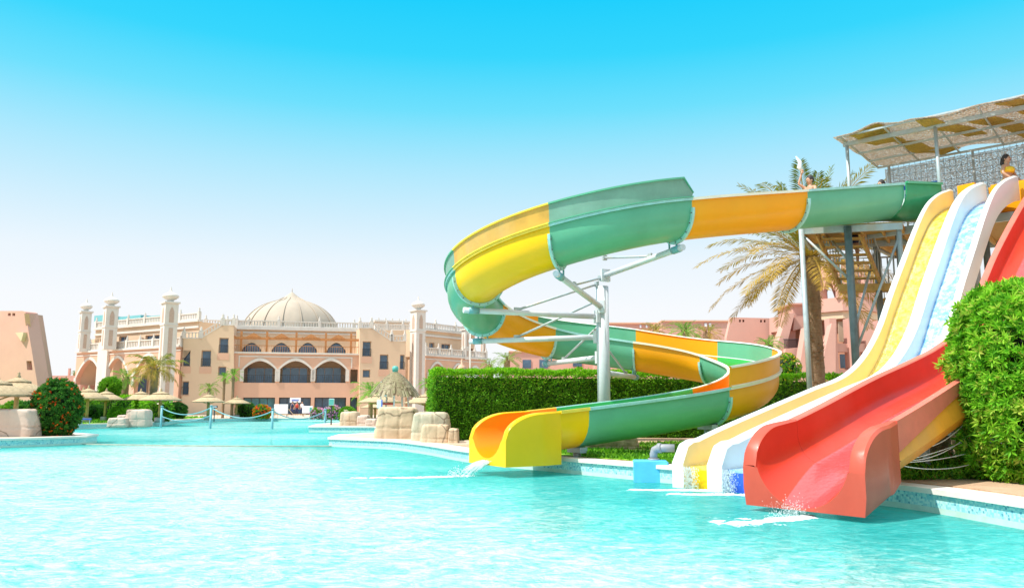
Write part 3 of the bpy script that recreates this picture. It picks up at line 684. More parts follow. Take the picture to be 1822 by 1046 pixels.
# exit: the channel's rounded square lining with walls that curl down at the front
def redmouth():
    bm = NB(); frs = []; pfs = []; n = 22; Lg = 1.1
    for k in range(n+1):
        x = Lg*k/n; q = max(0, (x-.5)/.6); dep = .62+.33*(x/Lg)**1.3; tz = -(1-sqrt(max(0, 1-q*q)))*.62*.75; slope = -.13*x
        wo = .79+(.86-.79)*min(1, x/.35); wi = .66; r = .42+.235*x/Lg; m_ = 12
        L = [(-wi, tz)]+[(-wi+r-r*cos(pi/2*j/m_), min(tz, -dep+r-r*sin(pi/2*j/m_))) for j in range(m_+1)]+[(wi-r+r*sin(pi/2*j/m_), min(tz, -dep+r-r*cos(pi/2*j/m_))) for j in range(m_+1)]+[(wi, tz)]
        L = [(a, b+slope, 3 if abs(a) < wi-.25 else 1) for a, b in L]; L[-1] = (*L[-1][:2], 2)
        sk = .08-zt+.34*max(0, 1-x/Lg)
        L += [(wi+.03, tz+.02+slope, 2), (wo-.03, tz+.02+slope, 2), (wo, tz-.02+slope, 0), (wo, max(sk, -.9), 0), (wo-.03, sk-.01, 0), (-wo+.03, sk-.01, 0), (-wo, max(sk, -.9), 0), (-wo, tz-.02+slope, 2), (-wo+.03, tz+.02+slope, 2), (-wi-.03, tz+.02+slope, 2)]
        frs.append((Vector((bk.x-RD.x*x, bk.y-RD.y*x, zt)), Vector((RP.x, RP.y, 0)))); pfs.append(L)
    sweep(bm, frs, pfs); fixn(bm); o = obj('flared_exit', bm, [M['red'], M['red_in'], M['red'], M['wetred']], red, smooth=True); o.data.set_sharp_from_angle(angle=radians(35))
redmouth()
for s in (3.4, 6.4, 9.2):
    p = RO+RD*s+RP*(RW+.1); bm = NB(); tube(bm, [(p.x, p.y, DZ-.05), (p.x, p.y, zr(s)-.68)], .09, 12); box(bm, (p.x, p.y, zr(s)-.78), (.9, .14, .12), rz=atan2(RP.y, RP.x)); obj('stand', bm, M['steel'], red)
# white stay ropes from the red slide's hull into the shrub
rps = []
HP = lambda s, dz: Vector((*(RO+RD*s+RP*(RW+.60)), zr(s)+dz))
for j, (s, dz, e, sag) in enumerate([(1.9, -.42, (7.55, 12.7, 2.0), .10), (1.9, -.42, (7.6, 12.8, 1.9), .25), (1.75, -.56, (7.55, 12.7, 1.45), .06), (1.75, -.56, (7.6, 12.7, 1.62), .24), (1.6, -.66, (7.55, 12.7, 1.02), .05), (1.6, -.66, (7.6, 12.7, 1.3), .2), (1.5, -.66, (7.55, 12.6, .78), .05), (1.5, -.7, (7.55, 12.5, .66), .12)]):
    a = HP(s, dz); b = Vector(e); bm = NB(); tube(bm, [a.lerp(b, t/14)-Vector((0, 0, sag*4*(t/14)*(1-t/14))) for t in range(15)], .0065, 6)
    rps.append(obj('stay_rope', bm, M['rope'])); 
for o_, l_ in zip(rps, ['uppermost taut white rope from the orange hull to the shrub', 'uppermost slack white rope hanging under the top taut rope', 'second white rope down, nearly level, from the orange hull', 'sagging white rope just below the second rope', 'third white rope level, running straight into the shrub', 'third white rope with a slight sag by the hull', 'lowest white rope, nearly straight above the grass', 'lowest white rope drooping closest to the grass']): tag(o_, l_, 'rope', 'white ropes between hull and shrub')
# blue plinth with pipe beside the lanes
a = onz(1163, 858, 0); pl = thing('pump_plinth', 'light blue block with a bent grey pipe on top, left of the white slide', 'plinth', (a.x, a.y+.35, -.1))
bm = NB(); box(bm, (a.x, a.y+.32, .13), (.64, .62, .50), rz=-.12); bmesh.ops.bevel(bm, geom=bm.edges[:], offset=.015, segments=2, affect='EDGES'); obj('block', bm, M['bluebox'], pl)
bm = NB(); q = Vector((a.x+.12, a.y+.4, .37)); tube(bm, [q+Vector(v) for v in ((-.02, .1, .0), (-.02, .1, .12), (.0, .08, .2), (.06, .04, .235), (.16, .0, .24), (.36, -.05, .24))], .075, 14); tube(bm, [q+Vector((.06, .05, .235)), q+Vector((.12, .02, .24))], .095, 14); tube(bm, [q+Vector((-.02, .1, .0)), q+Vector((-.02, .1, .04))], .11, 14)
obj('pipe', bm, M['pipe'], pl)

# ================================================================== tower with stairs and reed canopy
fU = Vector((.76, -.65)); fV = Vector((.65, .76)); FO = Vector((9.85, 22.3))
def TP(u, v, z): p = FO+fU*u+fV*v; return Vector((p.x, p.y, z))
tower = thing('slide_tower', 'grey steel slide tower with ochre plank decks, stairs and a striped reed canopy', 'slide tower', (FO.x, FO.y, DZ))
ZD = 6.35
def slab(bm, pts, z, th):
    plate(bm, pts, [], lambda a, b, d: Vector((a, b, z-d)), th)
mainp = [tuple(TP(u, v, 0)[:2]) for u, v in ((.2, .0), (8, .0), (8, 3.6), (.2, 3.6))]
extp = [(7.9, 21.1), (10.4, 20.5), (11.6, 22.5), (9.0, 23.3)]
bm = NB(); slab(bm, mainp, ZD, .06); slab(bm, extp, ZD-.07, .05)
for k in range(9):
    a = TP(.3+k*.9, .1, ZD-.13); b = TP(.3+k*.9, 3.5, ZD-.13); beam(bm, a, b, .07, .12)
for k in range(6):
    t = k/5; a = Vector((7.95+2.4*t, 21.15-.6*t, ZD-.17)); b = Vector((9.05+2.5*t, 23.25-.8*t, ZD-.17)); beam(bm, a, b, .06, .1)
fixn(bm); obj('deck', bm, M['wood'], tower)
bm = NB()
for a, b in (((.1, -.05), (8, -.05)), ((.1, 3.65), (8, 3.65)), ((.15, 0), (.15, 3.6))): beam(bm, TP(*a, ZD-.12), TP(*b, ZD-.12), .08, .22)
for a, b in ((extp[0], extp[1]), (extp[0], extp[3]), (extp[3], extp[2])): beam(bm, (*a, ZD-.2), (*b, ZD-.2), .08, .18)
obj('deck_frame', bm, M['steel'], tower)
posts = [((7.92, 21.08), .07, DZ, ZD-.1, 'steel'), ((9.05, 20.75), .10, DZ, ZD-.15, 'steeld'), ((10.35, 20.6), .07, DZ, ZD-.1, 'steel'), ((10.8, 22.9), .09, DZ, ZD-.1, 'steeld')]
for u, v in ((1.2, .1), (3.3, .1), (5.6, .1), (1.2, 3.5), (5.0, 3.5), (7.8, .1)): posts.append((tuple(TP(u, v, 0)[:2]), .085, DZ, ZD-.1, 'steeld'))
for (x, y), r, a, b, m_ in posts:
    bm = NB(); tube(bm, [(x, y, a-.02), (x, y, b)], r, 14); box(bm, (x, y, a+.02), (.32, .32, .04)); obj('post', bm, M[m_], tower)
bm = NB()
for a, b in (((8.0, 21.1, ZD-.35), (9.05, 20.8, ZD-1.6)), ((9.1, 20.75, 2.9), (10.35, 20.6, 5.9)), ((9.1, 20.75, 3.5), (10.8, 22.9, 6.1)), ((9.05, 20.75, 2.4), (10.35, 20.6, 2.4)), ((9.05, 20.75, 5.2), (9.05, 21.9, 6.1))): tube(bm, [a, b], .035, 8)
obj('brace', bm, M['steel'], tower)
# stairs
def stairs(a, b, wdir, wd, n, name='stair_flight'):
    fl = tag(bpy.data.objects.new(name, None)); CO.objects.link(fl); fl.parent = tower; fl.location = Vector(a)-Vector(tower.location)
    a = Vector(a); b = Vector(b); wv = Vector((*wdir, 0)).normalized()*wd
    for off in (Vector((0, 0, 0)), wv):
        bm = NB(); beam(bm, a+off-Vector((0, 0, .06)), b+off-Vector((0, 0, .06)), .05, .2); obj('stringer', bm, M['wood'], fl)
    bm = NB()
    for i in range(1, n):
        p = a.lerp(b, i/n); d = (b-a); d.z = 0; d.normalize(); q = p+wv/2; box(bm, q, (wd, .26, .04), rz=atan2(wv.y, wv.x))
    obj('treads', bm, M['wood'], fl)
    for off in (Vector((0, 0, 0)), wv):
        bm = NB()
        for i in range(0, n+1, 1):
            p = a.lerp(b, i/n)+off; tube(bm, [p, p+Vector((0, 0, .95))], .014, 6)
        tube(bm, [a+off+Vector((0, 0, .95)), b+off+Vector((0, 0, .95))], .025, 8); obj('handrail', bm, M['steel'], fl)
stairs((8.55, 21.6, ZD-.1), (9.55, 22.6, 4.85), (1, -.12), 1.15, 7)
bm = NB(); slab(bm, [(9.4, 22.4), (11.0, 22.2), (11.6, 23.4), (10.0, 23.7)], 4.86, .06); fixn(bm); beam(bm, (9.4, 22.38, 4.78), (11.0, 22.18, 4.78), .06, .2); obj('landing', bm, M['wood'], tower)
stairs((11.3, 22.5, 4.8), (14.6, 24.2, DZ), (-.3, .8), 1.0, 20)
def railing(pts, h, name='railing', sp=.16, m_='steel', br=.010):
    bm = NB()
    for a, b in zip(pts, pts[1:]):
        a = Vector(a); b = Vector(b); n = max(1, int((b-a).length/sp))
        for i in range(n+1):
            p = a.lerp(b, i/n); tube(bm, [p+Vector((0, 0, .08)), p+Vector((0, 0, h))], .022 if i % 8 == 0 else br, 6)
        tube(bm, [a+Vector((0, 0, h)), b+Vector((0, 0, h))], .026, 8); tube(bm, [a+Vector((0, 0, .08)), b+Vector((0, 0, .08))], .018, 6)
    return obj(name, bm, M[m_], tower)
railing([TP(.2, .15, ZD), TP(.2, 3.5, ZD), TP(7.9, 3.5, ZD)], 1.12)
railing([(8.0, 21.2, ZD-.07), (9.05, 23.2, ZD-.07), (10.5, 22.85, ZD-.07)], 1.05)
railing([(8.0, 21.15, ZD-.07), (8.5, 21.0, ZD-.07)], 1.0)
railing([(10.0, 23.6, 4.86), (11.5, 23.35, 4.86), (11.0, 22.3, 4.86)], 1.0)
# canopy
ZC = 9.0
for u, v, r_q in ((.0, 0, .05), (2.35, 0, .05), (4.6, 0, .05), (6.9, 0, .05), (.35, 3, .035), (2.7, 3, .035), (5.2, 3, .035), (7.6, 3, .035)):
    bm = NB(); tube(bm, [TP(u, v, ZD-.1), TP(u, v, ZC)], r_q, 10); obj('canopy_post', bm, M['steel'], tower)
bm = NB(); beam(bm, TP(-.1, 0, ZC+.03), TP(8, 0, ZC+.03), .07, .12); beam(bm, TP(-.1, -.55, ZC+.1), TP(8, -.55, ZC+.22), .05, .05)
for v in (1.1, 2.1, 3.0): beam(bm, TP(0, v, ZC+.02), TP(8, v, ZC+.02), .05, .06)
for u in (0, 1.2, 2.35, 3.5, 4.6, 5.8, 6.9, 7.9): beam(bm, TP(u, -.55, ZC+.09), TP(u, 3.05, ZC+.05), .04, .05)
obj('canopy_frame', bm, M['steel'], tower)
random.seed(5)
def sheet(bm, f, nu, nv, th=.03, mi=0):
    A = [[f(i/nu, j/nv) for j in range(nv+1)] for i in range(nu+1)]; top = [[bm.verts.new(p) for p in r] for r in A]; bot = [[bm.verts.new(p-Vector((0, 0, th))) for p in r] for r in A]
    for i in range(nu):
        for j in range(nv):
            bm.faces.new((top[i][j], top[i+1][j], top[i+1][j+1], top[i][j+1])).material_index = mi; bm.faces.new((bot[i][j], bot[i][j+1], bot[i+1][j+1], bot[i+1][j])).material_index = mi
def cz(u, v): return ZC+.13+.10*sin(u*1.9+v*.9)*(.3+.2*v)+.07*noise.noise(Vector((u*1.3, v*1.3, 1)))+(.16*max(0, 1-abs(u-1.0)/.6) if v < .2 else 0)
bm = NB(); sheet(bm, lambda a, b: TP(-.18+8.2*a, -.65+3.8*b, cz(-.18+8.2*a, -.65+3.8*b)), 60, 16, .012); obj('reed_roof', bm, M['reed'], tower)
for k, (u0, v0, v1, sk, wd) in enumerate([(.25, -.6, 1.0, .25, .85), (1.0, 1.1, 3.0, .9, .55), (1.95, -.6, 1.9, .9, .5), (3.0, .2, 3.0, 1.2, .6), (3.9, -.6, .9, .5, .55), (4.9, .9, 3.0, .7, .6), (5.6, -.6, 2.2, .9, .6), (7.0, -.6, 3.0, .6, .5)]):
    bm = NB(); sheet(bm, lambda a, b: TP(u0+wd*a+sk*b+.05*sin(9*b+k), v0+(v1-v0)*b, cz(u0+wd*a+sk*b, v0+(v1-v0)*b)-.04), 8, 12, .02); obj('reed_strip', bm, M['reedd'], tower)
bm = NB(); sheet(bm, lambda a, b: TP(.2+7.5*a, 3.08+.04*sin(20*a), ZC-.05-b*(1.75+.12*sin(a*17)))+Vector((0, 0, 0)), 50, 14, 0.001); obj('reed_screen', bm, M['reeds'], tower)
bm = NB()
for k in range(46): a = .3+k*.16; tube(bm, [TP(a, 3.02, ZD+.1), TP(a, 3.02, ZC)], .006, 4)
for k in range(12): tube(bm, [TP(.3, 3.03, ZD+.3+k*.2), TP(7.6, 3.03, ZD+.3+k*.2)], .006, 4)
obj('wire_mesh', bm, M['steeld'], tower)
# notice board on the railing and orange start box
bd = thing('notice_board', 'blue and white notice board behind the slide tops', 'sign', tuple(TP(1.75, .55, ZD)))
bm = NB(); box(bm, TP(1.75, .55, ZD+.98), (1.0, .03, .62), rz=atan2(fU.y, fU.x)); obj('board', bm, M['signw'], bd)
bm = NB(); box(bm, TP(1.75, .52, ZD+1.22), (.94, .02, .12), rz=atan2(fU.y, fU.x)); box(bm, TP(1.6, .52, ZD+.95), (.5, .02, .16), rz=atan2(fU.y, fU.x)); obj('blue_band', bm, M['signblue'], bd)
for sgn in (-1, 1):
    bm = NB(); tube(bm, [TP(1.75+.4*sgn, .57, ZD), TP(1.75+.4*sgn, .57, ZD+1.2)], .02, 6); obj('leg', bm, M['steel'], bd)
p = LO+LD*(S1+.1)+LP*(.06+PW*.5)
bm = NB(); box(bm, (p.x+.05, p.y+.1, zl(S1)-.17), (.44, .3, .5), rz=atan2(LP.y, LP.x)); obj('start_box', bm, M['orange'], lanes)
q = P(1800, 352, 19.9); bm = NB(); box(bm, (q.x+.25, q.y+.3, ZD+.42), (1.0, .9, .84), rz=-.7); bmesh.ops.bevel(bm, geom=bm.edges[:], offset=.06, segments=3, affect='EDGES')
tag(obj('start_box', bm, M['orange']), 'glossy orange start box on the tower deck under the woman in yellow', 'box')
# ================================================================== buildings
class Seg:
    def __init__(s, pa, Ya, pb, Yb, py=650):
        ka, kb = kt(pa, py)[0], kt(pb, py)[0]
        s.A = Vector((ka*Ya, Ya, 0)); s.B = Vector((kb*Yb, Yb, 0)); s.u = (s.B-s.A).normalized(); s.n = Vector((-s.u.y, s.u.x, 0)); s.L = (s.B-s.A).length
    def loc(s, px, py, d=0):
        k, t = kt(px, py); A = s.A+s.n*d; q = (k*A.y-A.x)/(s.u.x-k*s.u.y); return q, CH+t*(A.y+s.u.y*q)
    def T(s, t, z, d): return s.A+s.u*t+s.n*d+Vector((0, 0, z))
    def rc(s, x0, x1, y0, y1, d=0):
        a, z1 = s.loc(x0, y0, d); b, z0 = s.loc(x1, y1, d); _, z1b = s.loc(x1, y0, d); return a, b, z0, (z1+z1b)/2
def segbox(bm, sg, t0, t1, z0, z1, d0, d1, mi=0):
    plate(bm, rect(t0, t1, z0, z1), [], lambda a, b, d: sg.T(a, b, d), d1-d0, mi, d0)
def window(parent, sg, t0, t1, z0, z1, d, glass='glass', bars=1, frame='trim', arched=None, rail=False, name='window'):
    bm = NB(); f = .10
    if arched: plate(bm, arch(t0, t1, z0, arched, z1), [arch(t0+f, t1-f, z0+f, arched, z1-f)], sg.T, .08, 0, d)
    else: plate(bm, rect(t0, t1, z0, z1), [rect(t0+f, t1-f, z0+f, z1-f)], sg.T, .08, 0, d)
    for i in range(bars):
        x = t0+(t1-t0)*(i+1)/(bars+1); segbox(bm, sg, x-.035, x+.035, z0+f, (arched if arched else z1-f), d+.01, d+.07)
    fixn(bm); w_ = obj(name, bm, M[frame], parent)
    bm = NB()
    if arched: plate(bm, arch(t0+f, t1-f, z0+f, arched, z1-f), [], sg.T, .02, 0, d+.05)
    else: segbox(bm, sg, t0+f, t1-f, z0+f, z1-f, d+.05, d+.07)
    fixn(bm); obj('pane', bm, M[glass], w_)
    if rail:
        bm = NB(); n = int((t1-t0)/.22)
        for i in range(n+1): x = t0+(t1-t0)*i/n; segbox(bm, sg, x-.02, x+.02, z0, z0+1.0, -.02, .02)
        segbox(bm, sg, t0, t1, z0+1.0, z0+1.06, -.04, .04); fixn(bm); obj('railing', bm, M['metald'], w_)
    return w_
def balustrade(parent, sg, t0, t1, z, h=.95, d=0, fin=3.2, name='balustrade', z2=None):
    bm = NB(); n = max(2, int((t1-t0)/.36)); dz = (z2-z) if z2 is not None else 0
    def zz(t): return z+dz*(t-t0)/(t1-t0)
    for i in range(n):
        t = t0+(t1-t0)*(i+.5)/n; q = zz(t); segbox(bm, sg, t-.08, t+.08, q+.1, q+h-.12, d-.05, d+.07)
    for a, b, w2 in ((0, .14, .12), (h-.14, h, .14)):
        plate(bm, [(t0, zz(t0)+a), (t1, zz(t1)+a), (t1, zz(t1)+b), (t0, zz(t0)+b)], [], lambda x, y, dd: sg.T(x, y, dd), 2*w2, 0, d-w2)
    m_ = max(1, round((t1-t0)/fin))
    for i in range(m_+1):
        t = t0+(t1-t0)*i/m_; q = zz(t); segbox(bm, sg, t-.2, t+.2, q, q+h+.1, d-.2, d+.2)
        c = sg.T(t, q+h+.1, d); lathe(bm, c, [(.2, 0), (.22, .08), (.08, .2), (.15, .34), (.03, .6), (0, .7)], 8)
    fixn(bm); return obj(name, bm, M['trim'], parent)
LW = Seg(135, 116, 322, 103.5); LPV = Seg(322, 103.5, 416, 105); CE = Seg(410, 105.5, 642, 109.5); RPV = Seg(639, 108.5, 722, 110.5); RWG = Seg(722, 113, 868, 127)
hotel = thing('domed_hotel', 'long peach plaster hotel with a big pale dome, minarets and arched terraces across the pool', 'hotel', (CE.T(CE.L/2, DZ, 0)))
# --- centre block
bm = NB(); z0 = DZ; ztop = CE.loc(525, 630)[1]
holes = []; arcs = []; gos = []
for x0, x1 in ((434.4, 489.5), (498.5, 553), (561.5, 615)):
    a, b, zb, zt = CE.rc(x0, x1, 642, 681); zs = CE.loc(x0, 657)[1]; arcs.append((a, b, zb, zs, zt)); holes.append(arch(a, b, zb, zs, zt))
a, b, zb, zt = CE.rc(623.7, 636, 657, 681); holes.append(rect(a, b, zb, zt)); small = (a, b, zb, zt)
for x0, x1 in ((432.5, 488), (496.5, 552), (559.7, 615), (623, 635)):
    a, b, zb, zt = CE.rc(x0, x1, 707, 740); gos.append((a, b, zb, zt)); holes.append(rect(a, b, DZ+.05, zt))
plate(bm, rect(0, CE.L, z0-.3, ztop), holes, CE.T, .5, 0, 0); fixn(bm); obj('facade_wall', bm, M['pink'], hotel)
bm = NB()
for a, b, zb, zs, zt in arcs:
    o1 = arch(a-.28, b+.28, zs-.6, zs, zt+.42); i1 = arch(a-.002, b+.002, zs-.6, zs, zt+.004)
    n_ = len(o1); L = o1[1:]+[o1[0]]; I_ = i1[1:]+[i1[0]]
    ring = o1[2:]+[o1[0]]; rin = i1[2:]+[i1[0]]
    plate(bm, ring[:-1]+rin[:-1][::-1], [], CE.T, .1, 0, -.1)
    for e in (a, b): segbox(bm, CE, e-.45 if e == a else e-.05, e+.05 if e == a else e+.45, zs-1.6, zs-.02, -.13, -.005)
x0, x1, zb, zt = CE.rc(425, 626.5, 634, 655)
for q in ((x0, x1, zt-.16, zt), (x0, x0+.16, zb, zt-.16), (x1-.16, x1, zb, zt-.16)): segbox(bm, CE, *q, -.07, -.004)
segbox(bm, CE, -.1, CE.L+.05, ztop, ztop+.22, -.2, 3.2)
fixn(bm); obj('arch_moulding', bm, M['trim'], hotel)
# recess behind arches and ground bays
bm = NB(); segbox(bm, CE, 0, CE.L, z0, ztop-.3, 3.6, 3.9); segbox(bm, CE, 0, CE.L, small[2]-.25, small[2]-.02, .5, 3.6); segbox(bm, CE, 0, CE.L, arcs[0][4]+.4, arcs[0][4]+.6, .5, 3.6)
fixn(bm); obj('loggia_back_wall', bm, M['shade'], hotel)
for a, b, zb, zs, zt in arcs:
    m_ = (a+b)/2; bm = NB(); t0, t1 = a+.1, b-.5
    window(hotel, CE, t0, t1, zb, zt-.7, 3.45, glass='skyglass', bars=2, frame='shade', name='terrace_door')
    bm = NB(); n = int((b-a)/.25)
    for i in range(n+1): segbox(bm, CE, a+(b-a)*i/n-.015, a+(b-a)*i/n+.015, zb, zb+1.0, .1, .14)
    segbox(bm, CE, a, b, zb+1, zb+1.06, .08, .16); fixn(bm); obj('railing', bm, M['metald'], hotel)
for i, (a, b, zb, zt) in enumerate(gos): window(hotel, CE, a, b, DZ+.02, zt, .8, glass='tealglass' if i == 0 else 'glass', bars=3 if i < 3 else 0, frame='dark', name='shopfront')
# --- set back top floor of the centre
SB = 3.2
bm = NB(); zt2 = CE.loc(525, 588, SB)[1]; zb2 = ztop+.05; holes = []; wins = []
for c in (447.8, 500.4, 547.6, 598.3):
    a, b, zb, zt = CE.rc(c-16.5, c+16.5, 609.5, 629, SB); zb = zb2+.25; zs = zb+(zt-zb)*.30; holes.append(arch(a, b, zb, zs, zt)); wins.append((a, b, zb, zs, zt))
plate(bm, rect(0, CE.L, zb2-.3, zt2), holes, CE.T, .4, 0, SB); fixn(bm); obj('upper_wall', bm, M['sand'], hotel)
for a, b, zb, zs, zt in wins: window(hotel, CE, a+.02, b-.02, zb, zt-.02, SB+.15, arched=zs, bars=3, frame='metald')
bm = NB(); segbox(bm, CE, -.1, CE.L+.1, zt2, zt2+.45, SB-.3, SB+.4); segbox(bm, CE, -.1, CE.L+.1, zt2-.5, zt2-.3, SB-.12, SB-.003); fixn(bm); obj('cornice', bm, M['trim'], hotel)
balustrade(hotel, CE, .2, CE.L-.2, zt2+.45, .85, SB, 6)
bm = NB(); zr_ = ztop+.22
for i in range(int(CE.L/.3)): segbox(bm, CE, i*.3, i*.3+.04, zr_, zr_+.85, -.06, -.02)
segbox(bm, CE, 0, CE.L, zr_+.85, zr_+.92, -.08, 0); fixn(bm); obj('railing', bm, M['pergola'], hotel)
pg_ = bpy.data.objects.new('pergola', None); CO.objects.link(pg_); pg_.parent = hotel
za, zb_ = CE.loc(525, 598)[1], CE.loc(525, 606)[1]
for px in (428.7, 474.6, 527, 579.7, 624.7):
    t = CE.loc(px, 610)[0]; bm = NB(); segbox(bm, CE, t-.14, t+.14, ztop, CE.loc(525, 591)[1], .1, .38); obj('timber_post', bm, M['pergola'], pg_)
bm = NB(); segbox(bm, CE, .2, CE.L-.1, zb_+.1, zb_+.38, -.25, -.1); segbox(bm, CE, .2, CE.L-.1, zb_+.1, zb_+.38, .4, .55)
for i in range(int(CE.L/2.2)): segbox(bm, CE, .3+i*2.2, .42+i*2.2, zb_+.38, zb_+.5, -.4, 3.1)
obj('rafters', bm, M['pergola'], pg_)
for i in range(4):
    pa, pb = (428.7, 474.6, 527, 579.7, 624.7)[i:i+2]; t = CE.loc((pa+pb)/2, 600)[0]; bm = NB(); plate(bm, [(t-1, zb_+.38), (t+1, zb_+.38), (t, zb_+.95)], [], CE.T, .1, 0, -.3); fixn(bm); obj('timber_gable', bm, M['pergola'], pg_)
# --- dome
dc = P(517, 590, 119); rd = 86.5*119/F; dz0 = dc.z-1.2; dh = P(517, 534, 119).z-dz0
bm = NB(); pr = [(rd, -2), (rd, 0)]+[(rd*cos(a)**.92 if a < 1.45 else rd*cos(a), dh*sin(a)) for a in [i*pi/2/18 for i in range(1, 16)]]
tipz = P(517, 519, 119).z-dz0; r_l, z_l = pr[-1]
pr += [(r_l*.62, z_l+(tipz-z_l)*.33), (r_l*.34, z_l+(tipz-z_l)*.62), (r_l*.12, z_l+(tipz-z_l)*.86), (0, tipz)]
lathe(bm, (dc.x, dc.y, dz0), pr, 72, rfun=lambda a, r, z: 1-.012*abs(sin(a*8))**.5 if r > 1 else 1)
for k in range(16):
    a = 2*pi*k/16+.1; tube(bm, [(dc.x+(r+.03)*cos(a), dc.y+(r+.03)*sin(a), dz0+z) for r, z in pr[1:-3]], .07, 6)
tube(bm, [(dc.x, dc.y, dz0+tipz-.1), (dc.x, dc.y, dz0+tipz+.5)], .05, 6)
obj('dome', bm, M['dome'], hotel, smooth=True)
bm = NB(); lathe(bm, (dc.x, dc.y, dz0-3), [(rd+.6, 0), (rd+.6, 3), (rd+.2, 3.2), (rd-.1, 3.2)], 48); obj('drum', bm, M['trim'], hotel)
# --- side pavilions with stepped gable tops
def pavilion(sg, outline, wins_, capline, label=None):
    pts = [sg.loc(*p) for p in outline]; hs = [rect(*sg.rc(x0, x1, y0, y1)) for x0, x1, y0, y1, k in wins_]
    bm = NB(); plate(bm, pts, hs, sg.T, 7.0, 0, 0); 
    fixn(bm); obj('pavilion_wall', bm, M['sand'], hotel)
    for x0, x1, y0, y1, k in wins_:
        a, b, zb, zt = sg.rc(x0, x1, y0, y1); window(hotel, sg, a, b, zb, zt, .35, bars=0, frame='shade', rail=k)
        if k:
            bm = NB(); segbox(bm, sg, a-.15, b+.15, zb-.9 if zb > 3 else zb-.1, zb-.02, -.04, -.003); fixn(bm); obj('sill_panel', bm, M['pink'], hotel)
    cp = [sg.loc(*p) for p in capline]
    for (ta, za_), (tb, zb__) in zip(cp, cp[1:]): balustrade(hotel, sg, min(ta, tb)+.05, max(ta, tb)-.05, za_ if ta < tb else zb__, .85, .1, 2.4, z2=(zb__ if ta < tb else za_))
pavilion(LPV, [(322, 745), (416, 745), (416, 579), (396, 579), (357, 602), (326, 602), (326, 640)],
         [(325.5, 337.5, 623, 651.5, 1), (359, 374.5, 623, 652, 1), (390.5, 405.5, 601, 628, 1), (324, 335, 678, 702.5, 1), (388.5, 402, 652, 668, 0)], [(326, 602), (357, 602), (396, 579), (416, 579)])
pavilion(RPV, [(640, 745), (721, 745), (721, 607), (697, 607), (661, 584), (640, 584)],
         [(645.5, 660, 607, 634, 1), (676, 690.5, 630.5, 657, 1), (712, 719.5, 631, 657, 1), (645.5, 658.5, 657.5, 671.5, 0)], [(640, 584), (661, 584), (697, 607), (721, 607)])
bm = NB(); bk_ = Seg(322, 112, 735, 119); zt_ = bk_.loc(500, 586)[1]; segbox(bm, bk_, -.5, bk_.L*.28, DZ, bk_.loc(340, 579)[1], 0, 9); segbox(bm, bk_, bk_.L*.72, bk_.L+1, DZ, bk_.loc(720, 588)[1], 0, 9); segbox(bm, bk_, bk_.L*.28, bk_.L*.72, DZ, zt_-1.0, -.5, 8); fixn(bm); obj('rear_block', bm, M['sand'], hotel)
balustrade(hotel, bk_, 0, bk_.L*.27, bk_.loc(340, 579)[1], .9, .3, 2.6); balustrade(hotel, bk_, bk_.L*.73, bk_.L+.8, bk_.loc(720, 588)[1], .9, .3, 2.6)
# --- wings
def wing(sg, x0, x1, yband0, ybase, arches, wins_, ytop, ymid, flip, teal=None):
    zband = (sg.loc(x0, yband0[0])[1]+sg.loc(x1, yband0[1])[1])/2; t0 = sg.loc(x0, 650)[0]; t1 = sg.loc(x1, 650)[0]
    hs = []; A_ = []
    for a0, a1, ya, yb, gl in arches:
        a, b, zb, zt = sg.rc(a0, a1, ya, yb); zs = zt-(b-a)*.42; zb = max(zb, DZ+.05); hs.append(arch(a, b, zb, zs, zt)); A_.append((a, b, zb, zs, zt, gl))
    bm = NB(); plate(bm, rect(t0, t1, DZ-.3, zband), hs, sg.T, .6, 0, 0); fixn(bm); obj('wing_wall', bm, M['pink'], hotel)
    bm = NB(); segbox(bm, sg, t0, t1, DZ, zband-.4, 3.4, 3.7); segbox(bm, sg, t0, t0+.3, DZ, zband-.4, .6, 3.4); fixn(bm); obj('arcade_back_wall', bm, M['sand'], hotel)
    bm = NB()
    for a, b, zb, zs, zt, gl in A_:
        o1 = arch(a-.3, b+.3, zb, zs, zt+.4)[2:]; i1 = arch(a-.002, b+.002, zb, zs, zt+.004)[2:]; plate(bm, o1+i1[::-1], [], sg.T, .1, 0, -.1)
        for e in (a-.55, b+.05): segbox(bm, sg, e, e+.5, zs-1.5, zs-.02, -.13, -.004)
    segbox(bm, sg, t0-.1, t1+.1, zband, zband+.25, -.25, .4); segbox(bm, sg, t0, t1, zband-.5, zband-.36, -.07, -.004); fixn(bm); obj('band_moulding', bm, M['trim'], hotel)
    for a, b, zb, zs, zt, gl in A_:
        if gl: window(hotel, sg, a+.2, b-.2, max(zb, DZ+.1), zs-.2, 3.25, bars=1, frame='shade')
    balustrade(hotel, sg, t0+.1, t1-.1, zband+.25, 1.05, .1, 3.0, name='terrace_balustrade')
    d = 2.6; zt = (sg.loc(x0, ytop[0], d)[1]+sg.loc(x1, ytop[1], d)[1])/2; hs = []; W_ = []
    for x_, x2, y0, y1 in wins_:
        a, b, zb, z3 = sg.rc(x_, x2, y0, y1, d); hs.append(rect(a, b, zb, z3)); W_.append((a, b, zb, z3))
    bm = NB(); plate(bm, rect(t0, t1, zband, zt), hs, sg.T, 6, 0, d); fixn(bm); obj('upper_wall', bm, M['sand'], hotel)
    for a, b, zb, z3 in W_: window(hotel, sg, a, b, zb, z3, d+.25, bars=1, frame='shade')
    bm = NB(); segbox(bm, sg, t0-.1, t1+.1, zt, zt+.3, d-.35, d+.5); segbox(bm, sg, t0, t1, zt-.85, zt-.55, d-.2, d-.003); fixn(bm); obj('cornice', bm, M['trim'], hotel)
    balustrade(hotel, sg, t0+.1, t1-.1, zt+.3, .95, d, 4)
    return t0, t1, zband, zt
